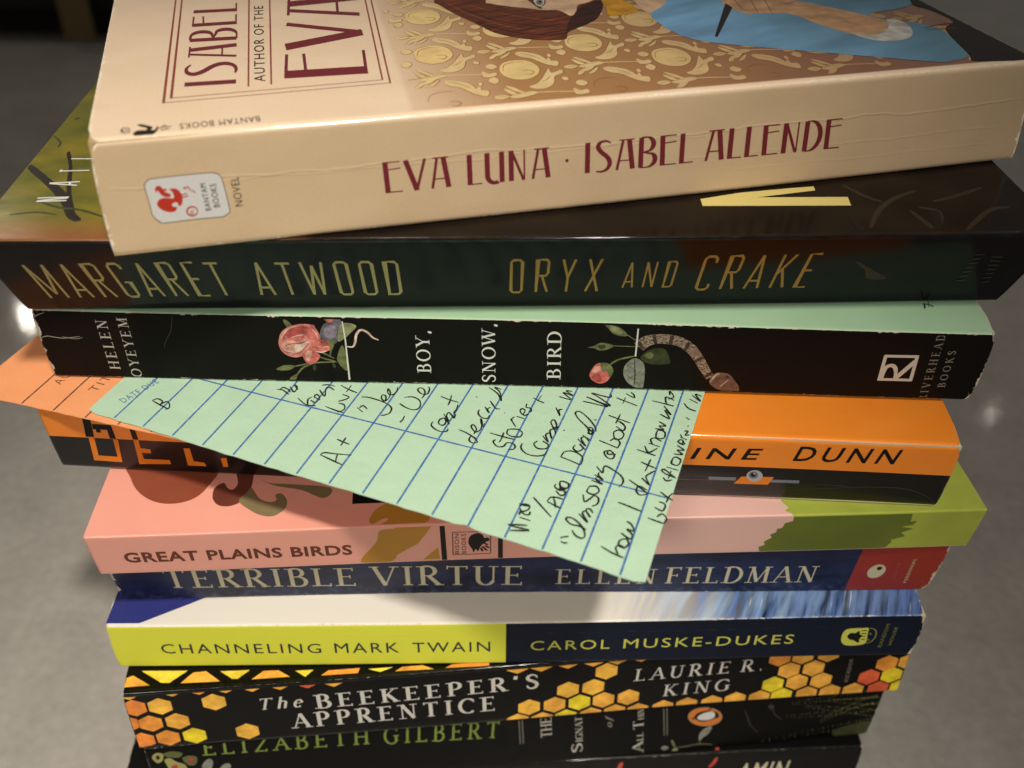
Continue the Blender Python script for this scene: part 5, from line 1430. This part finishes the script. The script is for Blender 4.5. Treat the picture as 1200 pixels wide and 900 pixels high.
[(110.3,17.33),(111.12,15.49),(111.86,16.58),(112.54,17.9),(113.5,17.43),(113.69,15.91),(112.86,14.84)],
[(110.81,19.75),(110.85,18.35),(112.31,18.16),(113.07,19.45),(112.25,20.57),(110.99,20.19),(110.81,19.75)],
[(110.73,21.97),(113.15,21.71),(111.74,22.39),(111.38,23.15)],
[(110.88,23.86),(112.97,22.9),(111.7,23.97),(111.59,24.85)],
[(110.62,26.45),(112.26,24.98),(112.07,26.44)],
[(112.08,26.21),(112.4,27.28),(114.27,26.65),(116.16,25.59),(116.96,24.1),(116.6,22.33)],
[(117.3,5.39),(119.59,4.71),(122.04,4.41)],
[(120.82,4.83),(120.03,6.25),(120.66,7.09),(121.75,6.68)],
[(120.29,8.32),(120.4,6.99),(121.51,6.85),(122.13,8.17),(121.32,9.14),(120.29,8.32)],
[(120.08,10.23),(122.04,9.44),(122.16,10.69),(120.99,11.62),(122.27,11.74),(121.39,13.21),(120.37,13.62)],
[(117.42,18.01),(119.84,17.73),(122.41,17.38)]]
CARDTXT = (('t','stamp_blue','DATE DUE',(5.99,5.35),(8.72,14.76),2,'sans',0.2),)
OCARDTXT = (('t','stamp_brown','AUTHOR',(17.91,8.7),(18.31,22.47),2.2,'sans',0.25),('t','stamp_brown','TITLE',(27.21,8.85),(27.95,18.93),2.2,'sans',0.25))
GL_ = (-93.4059, 170.9594); E1_ = (0.9288, -0.3706)
OL_ = (-122.6855, 177.4566); O1_ = (0.9597, -0.2809)


BK = {}
def paint(col): return lambda t: t.mix((t.noise(t.u * .4, t.s * .4, 4) * 1.3 - .15).clamp(), col, col)
def shade(col, var=.06):
    r = [int(col[i:i+2], 16) for i in (1, 3, 5)]
    a = '#%02x%02x%02x' % tuple(int(min(255, x * (1 - var))) for x in r); b = '#%02x%02x%02x' % tuple(int(min(255, x * (1 + var))) for x in r)
    return lambda t: t.mix((t.noise(t.u * .12, t.s * .12, 5) * 1.8 - .4).clamp(), a, b)

def eva_col(t):
    n = t.noise(t.u * .05, t.s * .08, 5); g = t.noise(t.u * 1.6, t.s * 1.6, 4, 7)
    c = t.mix((n * .9 + g * .5 - .25).clamp(), '#efcfa9', '#fbe2c4')
    c = t.mix(((t.noise(t.u * 2.4, t.s * 2.4, 3, 11) - .45) * 4.0).clamp() * .16, c, '#b98f5e')
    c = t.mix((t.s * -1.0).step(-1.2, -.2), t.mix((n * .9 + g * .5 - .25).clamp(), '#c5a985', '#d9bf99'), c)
    wall = t.mix((g * .8 + n * .6 - .2).clamp(), '#a8743f', '#bf8e56')
    wall = t.mix(t.u.step(95, 150), wall, '#8d5a38')
    k = (t.u + t.s * .045).step(57, 80) * .8 + (t.u + t.s * .045).step(57.5, 58.5) * .2
    return t.mix(k * (1.0 - (t.s * -1.0).step(1.9, 1.3)), c, wall)
def oryx_col(t):
    u, s = t.u, t.s
    n = t.noise(u * .06, s * .09, 4); n2 = t.noise(u * .14, s * .05, 4, 3)
    art = t.mix((n * 2.2 - .6).clamp(), '#4c5526', '#8c7c2c')
    art = t.mix(((n2 - .5) * 4).clamp(), art, '#6b6a30')
    art = t.mix((1.0 - (s * -1.0).step(2.0, 11.0)) * .85, art, '#8a5535')
    dark = t.mix((n * 2 - .5).clamp(), '#120d0b', '#261d14')
    top = t.mix(u.step(52, 66), art, dark)
    sp = t.mix((n2 * 2 - .5).clamp(), '#0d0b0d', '#15121a')
    return t.mix(s.gt(0.1), top, sp)
def geek_col(t):
    n = t.noise(t.u * .1, t.s * .2, 3)
    o = t.mix(n, '#ef8526', '#f08f30')
    return t.mix(t.s.gt(9.5) * (1.0 - t.s.gt(60.0)), o, '#15110f')
def gpb_col(t):
    n = t.noise(t.u * .05, t.s * .05, 3)
    sal = t.mix(n, '#e69c88', '#eca793')
    return t.mix(t.u.gt(124.0), sal, '#e3b6a9')
def chan_col(t):
    u, s = t.u, t.s
    st = t.noise(u * .55 + s * .22, s * .05, 4, 1, .6); st2 = t.noise(u * .16 + s * .10, s * .03, 3, 9)
    water = t.mix(((st - .35) * 4.0).clamp(), '#161d38', '#6280b8')
    water = t.mix(((st2 - .45) * 4.0).clamp() * (1.0 - u.step(150, 195) * .8), water, '#a9c6dd')
    water = t.mix(((t.noise(u * .9 + s * .35, s * .07, 3, 5) - .66) * 9.0).clamp() * .8, water, '#e8eef2')
    c = t.mix(((u + (st - .5) * 26.0).step(124, 156)), '#ded8ca', water)
    sp = t.mix(u.gt(97.25), '#d2d443', '#121828')
    return t.mix(s.gt(0.25), c, sp)
def terr_col(t):
    n = t.noise(t.u * .09, t.s * .2, 5); n2 = t.noise(t.u * .5, t.s * .5, 4, 5)
    c = t.mix((n * 2.4 - .7).clamp(), '#12162a', '#262f55')
    c = t.mix(((n2 - .5) * 3).clamp() * t.s.step(14, 19), c, '#56607a')
    return t.mix(t.u.gt(181.0) * t.s.gt(.3), c, t.mix(n, '#902e21', '#9e3626'))

defs = {
 'eva': dict(W=107, a=1.5, col=eva_col, rough=.36, coat=.5, cr=.1, wear=.8, pages=PAGES_TAN, gloss=.4, bump=.00022, ends=(2.2, .8, .6, .8),
    creases=((8.6, .32, .35, 3.2, 0, 194), (9.6, .2, .3, 3.0, 15, 120), (13.8, .16, .3, 2.2, 110, 190), (17.4, .12, .3, 2.0, 120, 194)), paper='#f4e6cc',
    label='thick cream paperback on top of the stack, painted woman in blue on its cover'),
 'oryx': dict(W=132, a=.9, col=oryx_col, spec=.06, rough=.17, coat=0, cr=.05, wear=.05, pages=PAGES, gloss=.3, bump=.0001, ends=(.3, .3, .5, .5),
    label='glossy black paperback with tall dull gold letters, directly under the cream book'),
 'boy': dict(W=138, a=.7, col=None, spec=.08, rough=.42, coat=.0, cr=.15, wear=.75, pages=PAGES, gloss=.4, bump=.00012, ends=(.6, 1.2, .3, 1.6),
    label='worn black paperback with a pink rose and a snake on its spine'),
 'geek': dict(W=132, a=1.6, col=geek_col, spec=.25, rough=.3, coat=.2, cr=.1, wear=.12, pages=PAGES, gloss=.35, bump=.0001, ends=(.3, 1.4, .3, .6),
    creases=((3.2, .2, .25, 1.8, 20, 190), (14.5, .2, .25, 1.5, 90, 200)), label='orange and black paperback under the cards, small eye emblem on its spine'),
 'gpb': dict(W=140, a=.6, col=gpb_col, rough=.34, coat=.3, cr=.12, wear=.03, pages=PAGES, gloss=.4, bump=.00008, ends=(.1, .1, .1, .1),
    label='salmon pink paperback with a green right end and brown bird shapes on its cover'),
 'terr': dict(W=134, a=.7, col=terr_col, spec=.2, rough=.45, coat=.12, cr=.2, wear=.8, pages=PAGES, gloss=.5, bump=.00012, ends=(.6, .5, 1.6, 2.2),
    creases=((5.0, .3, .3, 1.5, 5, 120), (12.0, .2, .25, 1.5, 60, 195)), label='scuffed navy paperback with cream serif letters and a red end label'),
 'chan': dict(W=132, a=.8, col=chan_col, spec=.1, rough=.4, coat=0, cr=.12, wear=.55, pages=PAGES, gloss=.4, bump=.0001, ends=(.8, 1.6, .8, 1.6),
    creases=((4.0, .2, .25, 1.2, 5, 190),), label='paperback with a spine half yellow and half near-black, white and blue cover'),
 'bee': dict(W=140, a=.7, spec=.12, col='#0c0b0a', rough=.16, coat=0, cr=.1, wear=.12, pages=PAGES, gloss=.3, bump=.0002, ends=(.6, .6, .2, .6),
    label='black paperback with orange and yellow honeycomb hexagons along its spine'),
 'gil': dict(W=140, a=.8, spec=.05, col='#0c0b0a', rough=.4, coat=0, cr=.15, wear=.2, pages=PAGES, gloss=.45, bump=.0001, ends=(.3, .6, .3, 1.6),
    label='black paperback with green letters, ferns and an orange oval emblem on its spine'),
 'last': dict(W=150, a=1.0, col='#121110', spec=.1, rough=.3, coat=0, cr=.12, wear=.15, pages=PAGES, gloss=.4, bump=.00012, ends=(.3, .8, .3, .8),
    label='dark charcoal book at the bottom of the stack with small red marks'),
}
def boy_col(t):
    n = t.noise(t.u * .1, t.s * .1, 4)
    mint = t.mix(n, '#9fc59c', '#b3d3ae')
    return t.mix(t.s.gt(0.15), mint, '#14110f')
defs['boy']['col'] = boy_col

for k in ('eva', 'oryx', 'boy', 'geek', 'gpb', 'terr', 'chan', 'bee', 'gil', 'last'):
    x, y, z, yaw, L, t, sk = PLACE[k]; d = defs[k]; sl = math.hypot(t, sk)
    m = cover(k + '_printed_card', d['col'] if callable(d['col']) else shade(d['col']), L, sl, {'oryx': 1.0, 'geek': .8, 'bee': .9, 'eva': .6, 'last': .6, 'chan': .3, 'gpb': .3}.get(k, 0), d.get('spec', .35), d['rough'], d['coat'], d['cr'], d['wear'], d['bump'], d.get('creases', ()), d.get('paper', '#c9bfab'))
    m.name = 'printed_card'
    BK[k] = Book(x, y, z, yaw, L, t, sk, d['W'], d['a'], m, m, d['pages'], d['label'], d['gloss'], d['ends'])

for (bk, parent, name), items in PRINTS:
    b = BK[bk]; base = 2e-5
    if name == 'portrait_print': base = 1.5e-5
    elif 'lettering' in name or 'mark' in name or 'rules' in name: base = 6e-5 if bk != 'eva' else 2e-5
    sk = Sink(b.place, base, b.gloss)
    sk.lim = (.25, b.L - .25, b.a, b.sl - b.a) if parent == 'spine' else (.25, b.L - .25, -b.W + 1, -b.a * (.55 if bk == 'eva' else 1))
    if (bk, name) == ('eva', 'portrait_print'):
        # the wallpaper motifs, then the figure
        for i in range(-9, 12):
            for j in range(-4, 9):
                o = (LAT['c0'][0] + i * LAT['v1'][0] + j * LAT['v2'][0], LAT['c0'][1] + i * LAT['v1'][1] + j * LAT['v2'][1])
                def sh(key): return [(o[0] + p[0], o[1] + p[1]) for p in MOTIF[key]]
                if not (50 < o[0] < 200 and -104 < o[1] < 3): continue
                def inside(pts): return max(p[1] for p in pts) < -1.9 and min(p[1] for p in pts) > -106 and min(p[0] + p[1] * .045 for p in pts) > 58.6 and max(p[0] for p in pts) < 193
                def clip(pts): return [(p[0], min(p[1], -1.6)) for p in pts]
                for key, c in (('fruit', 'fruit'), ('leafa', 'leaf'), ('leafb', 'leaf'), ('leafc', 'leaf'), ('leafd', 'leaf'), ('leafe', 'leaf'), ('leaff', 'leaf'), ('leafg', 'leaf'), ('tail', 'leaf'), ('berry', 'leaf'), ('bird', 'leaf'), ('bird2', 'leaf'), ('bud', 'leaf'), ('bud2', 'leaf'), ('bud3', 'leaf'), ('dot', 'leaf')):
                    pts = sh(key)
                    if inside(pts):
                        sk.h = base + 1e-6; sk.item(('q', 'fruit_line', .36, list(pts) + [pts[0]])); sk.h = base + 6e-6 + {'fruit': 0, 'tail': 1.5e-6, 'berry': 3e-6, 'bud': 4.5e-6, 'dot': 3e-6, 'leafa': 1e-6, 'leafb': 2e-6, 'leafc': 3e-6, 'leafd': 2.5e-6, 'leafe': 3.5e-6, 'leaff': 5e-6, 'leafg': 4e-6}.get(key, .5e-6); sk.item(('s', c, pts))
                for key in ('stem',):
                    if inside(sh(key)): sk.h = base + 1.3e-5; sk.item(('q', 'leaf', .5, sh(key)))
                if inside(sh('fleck')): sk.h = base + 1.8e-5; sk.item(('q', 'fruit_line', .2, sh('fleck')))
                for key in ('wing', 'wing2', 'vein', 'rim'):
                    if inside(sh(key)): sk.h = base + 1.8e-5; sk.item(('q', 'fruit_line', .16, sh(key)))
        sk.h = base + 2.4e-5
    if name in ('title_rules', 'stem_print'):     # each rule or stem is a piece of its own
        for it in items:
            s1 = Sink(b.place, base, b.gloss); s1.lim = sk.lim; s1.item(it); s1.build({'title_rules': 'title_rule'}.get(name, name), b.parts[parent])
        continue
    for it in items: sk.item(it)
    sk.build(name, b.parts[parent])

# honeycomb cells on the black spine, clipped at its edges
b = BK['bee']; sk = Sink(b.place, 1.5e-5, b.gloss)
r = 3.28
for grp in (0, 1):
  sk = Sink(b.place, 1.5e-5, b.gloss)
  for (cu, cs), c in HEXES:
    if (cu > 72) != bool(grp): continue
    pts = [(cu + r * math.cos(math.radians(30 + 60 * i)), cs + r * .98 * math.sin(math.radians(30 + 60 * i)) ) for i in range(6)]
    def clipline(P, f):
        out = []
        for i in range(len(P)):
            A, B = P[i], P[(i + 1) % len(P)]; fa, fb = f(A), f(B)
            if fa >= 0: out.append(A)
            if fa * fb < 0: q = fa / (fa - fb); out.append((A[0] + (B[0] - A[0]) * q, A[1] + (B[1] - A[1]) * q))
        return out
    pts = clipline(pts, lambda p: p[0] - .2); pts = clipline(pts, lambda p: b.L - .2 - p[0])
    if pts: pts = clipline(pts, lambda p: p[1] - 1.25)
    if pts: pts = clipline(pts, lambda p: b.sl - .3 - p[1])
    if len(pts) > 2: sk.poly(c, pts)
  sk.build('honeycomb_print', b.parts['spine'])

# green landscape end of the salmon book: ragged edges, over cover and spine
b = BK['gpb']; sk = Sink(b.place, 1.5e-5, b.gloss); sk.lim = (0, b.L, -60, b.sl)
a = b.a; J = JAG
cb = [(153.0, -40), (155.5, -30), (153.5, -20), (156.5, -10)] + J['pinkgreen_c'][:-1]
cb = [p for p in cb if p[1] < -a]
e0 = (157.4, -a); e1_ = (157.9, a)
sk.poly('green_light', cb + [e0, (b.L - .05, -a), (b.L - .05, -40)])
for i in range(8):
    s0, s1 = -a + 2 * a * i / 8, -a + 2 * a * (i + 1) / 8
    q = lambda s: e0[0] + (e1_[0] - e0[0]) * (s + a) / (2 * a)
    sk.poly('green_light', [(q(s0), s0), (b.L - .05, s0), (b.L - .05, s1), (q(s1), s1)], i == 0)
sp = [p for p in J['pinkgreen_s'] if a < p[1] < b.sl - a]
sk.poly('green_light', [e1_] + sp + [(sp[-1][0] + .6, b.sl - a), (b.L - .05, b.sl - a), (b.L - .05, a)])
sk.h += 1e-5
dk = [p for p in J['dark_s'] if a < p[1] < b.sl - a]
sk.poly('green_jag', [(e1_[0] + .05, a)] + [(p[0] + .05, p[1]) for p in sp] + [(sp[-1][0] + .6, b.sl - a), (dk[-1][0] - .4, b.sl - a)] + dk[::-1] + [(dk[0][0] - .5, a)])
sk.build('landscape_print', b.parts['spine'])
# blue corner of the white cover
b = BK['chan']; sk = Sink(b.place, 1.5e-5, b.gloss); sk.lim = (0, b.L, -60, b.sl)
sk.poly('navy_tri', [(.2, -1.0), (8.3, -1.0), (22.3, -8.8), (40, -19), (40, -30), (.2, -30)])
sk.build('cover_corner_print', b.parts['front_cover'])

# ------------------------------------------------------------------ the two library cards
def card(name, origin, ex, z, width, length, tint, label, skew, droop):
    e = bpy.data.objects.new(name, None); COL.objects.link(e); e.empty_display_size = .02
    e.location = (origin[0] * MM, origin[1] * MM, H0 + z * MM); e.rotation_euler = (0, 0, math.atan2(ex[1], ex[0]))
    tag(e, label, 'card', 'library cards between the books')
    def place(a, b, h):
        dz = 0
        if droop:
            dz = -droop * max(0, a - 100) ** 2 / 27 ** 2 * max(0, (34 - b) / 34) ** 1.5
            dz += .12 * (1 + math.sin(a * .11 + b * .05)) * max(0, (30 - b) / 30)
        return ((a - skew * b) * MM, b * MM, dz * MM + h)
    NA, NB = 60, 36; v, f, uv = [], [], []
    def edge(a, b):
        # tiny irregularities and one torn nick along the long edge
        n = .12 * math.sin(a * 1.7) * math.sin(a * .53 + 1)
        n += .9 * max(0, (a - length + 1.2) / 1.2) ** 2 + .7 * max(0, (1.0 - a) / 1.0) ** 2
        if droop and 86 < a < 96: n += .5 * math.sin((a - 86) / 10 * math.pi * 3) ** 2 * (1 - abs(a - 91) / 5)
        return n
    for lay in (0, 1):
        for j in range(NB + 1):
            for i in range(NA + 1):
                a, b_ = length * i / NA, width * j / NB
                p = place(a, b_ + (edge(a, b_) if j == 0 else 0), -lay * .22 * MM); v.append(p); uv.append((a / 100, b_ / 100))
    w = NA + 1; o_ = w * (NB + 1)
    for j in range(NB):
        for i in range(NA):
            q = (j * w + i, j * w + i + 1, (j + 1) * w + i + 1, (j + 1) * w + i); f.append(q); f.append(tuple(o_ + k for k in q[::-1]))
        for i in (0, NA): f.append((j * w + i, (j + 1) * w + i, o_ + (j + 1) * w + i, o_ + j * w + i))
    for i in range(NA):
        for j in (0, NB): f.append((j * w + i, o_ + j * w + i, o_ + j * w + i + 1, j * w + i + 1))
    t = Sheet(name + '_stock')
    n = t.noise(t.u * .05, t.s * .05, 3); g = t.noise(t.u * 2.5, t.s * 2.5, 4, 3)
    m = t.finish(t.mix(((t.noise(t.u * .02, t.s * .03, 4, 8) - .55) * 3).clamp() * .35, t.mix((n * .8 + g * .7 - .25).clamp(), tint[0], tint[1]), tint[2]), .7, bump=t.noise(t.u * .08, t.s * .08, 3, 6) + g * .02, bump_dist=.0006, spec=.3)
    me = mesh('card_sheet', v, f, [m], uv, None, False)
    s = link('card_sheet', me, e)
    return e, s, place
green_card, gs, gp = card('library_card', GL_, E1_, -137.5, 76.0, 127.2, ('#a9c8a9', '#bedbbd', '#bccca4'), 'mint green ruled library card with black handwriting sticking out over the orange book', .055, 1.2)
sk = Sink(gp, 1.5e-5, .5)
for i in range(16):
    a = 7.25 + 7.68 * i
    if a < 126: sk.item(('r', 'line_blue', .42, [(a, b_) for b_ in (.3, 10, 20, 30, 40, 50, 60, 75)]))
sk.item(('r', 'line_blue', .42, [(a, 19.4 + .034 * (a - 15) + .055 * 0) for a in (7.3, 20, 35, 50, 65, 80, 95, 110, 126.8)]))
sk.build('ruled_lines', gs)
sk = Sink(gp, 3.5e-5, .5)
for st in HAND:
    sk.h += 1e-6
    pts = smooth(st, 7)
    n = len(pts); w = [(.37 + .06 * math.sin(i * .35 + st[0][0])) * (.7 + .3 * min(1, i / 4, (n - 1 - i) / 4)) for i in range(n)]
    for q in ribbon(pts, w, False): sk.poly('pen_black', q, False)
sk.build('handwriting', gs)
sk = Sink(gp, 2.5e-5, .5)
for it in CARDTXT: sk.item(it, True)
sk.build('printed_heading', gs)
orange_card, os_, op = card('library_card', OL_, O1_, -137.76, 76.0, 127.0, ('#ea945e', '#f2a873', '#e2a070'), 'peach orange library card poking out at the left beneath the green card', 0.0, 0)
sk = Sink(op, 1.5e-5, .5)
for a in (14.2, 22.4, 30.6, 38.8, 47.0): sk.item(('r', 'line_brown', .4, [(a, .3), (a, 30), (a, 75)]))
sk.build('ruled_lines', os_)
sk = Sink(op, 2.5e-5, .5)
for it in OCARDTXT: sk.item(it, True)
sk.build('printed_heading', os_)

# ------------------------------------------------------------------ unidentified dark shape far behind, added as a guessed bag
def box(name, lo, hi, mat, parent, bev=.01):
    bm = bmesh.new(); bmesh.ops.create_cube(bm, size=1.0)
    for v in bm.verts: v.co = Vector([lo[i] + (v.co[i] + .5) * (hi[i] - lo[i]) for i in range(3)])
    bmesh.ops.bevel(bm, geom=bm.edges[:], offset=bev, segments=3, affect='EDGES')
    me = bpy.data.meshes.new(name); bm.to_mesh(me); bm.free(); me.materials.append(mat)
    return link(name, me, parent)
t = Sheet('black_fabric'); blk = t.finish(t.mix(t.objnoise(90, 4), '#15110d', '#251d16'), .7)
t = Sheet('tan_webbing'); web = t.finish(t.mix(t.objnoise(300, 3), '#6b5a3a', '#8a7750'), .7)
bag = bpy.data.objects.new('guessed_bag', None); COL.objects.link(bag); bag.location = (-.62, 1.0, 0); bag.empty_display_size = .05
tag(bag, 'dark shape, guessed as a bag, standing out of focus on the floor behind the stack', 'bag')
box('bag_body', (-.5, -.16, .0), (.34, .16, .21), blk, bag, .03)
cv = [(.235 + .03 * math.sin(i / 10 * 2.2), -.172 - .02 * math.sin(i / 10 * 3),   .20 - .19 * i / 10) for i in range(11)]
vv, ff = [], []
for (x, y, z) in cv: vv += [(x - .012, y, z), (x + .012, y, z), (x + .012, y + .004, z), (x - .012, y + .004, z)]
for i in range(10):
    for q in range(4): ff.append((i * 4 + q, i * 4 + (q + 1) % 4, (i + 1) * 4 + (q + 1) % 4, (i + 1) * 4 + q))
link('strap', mesh('strap', vv, ff, [web]), bag)
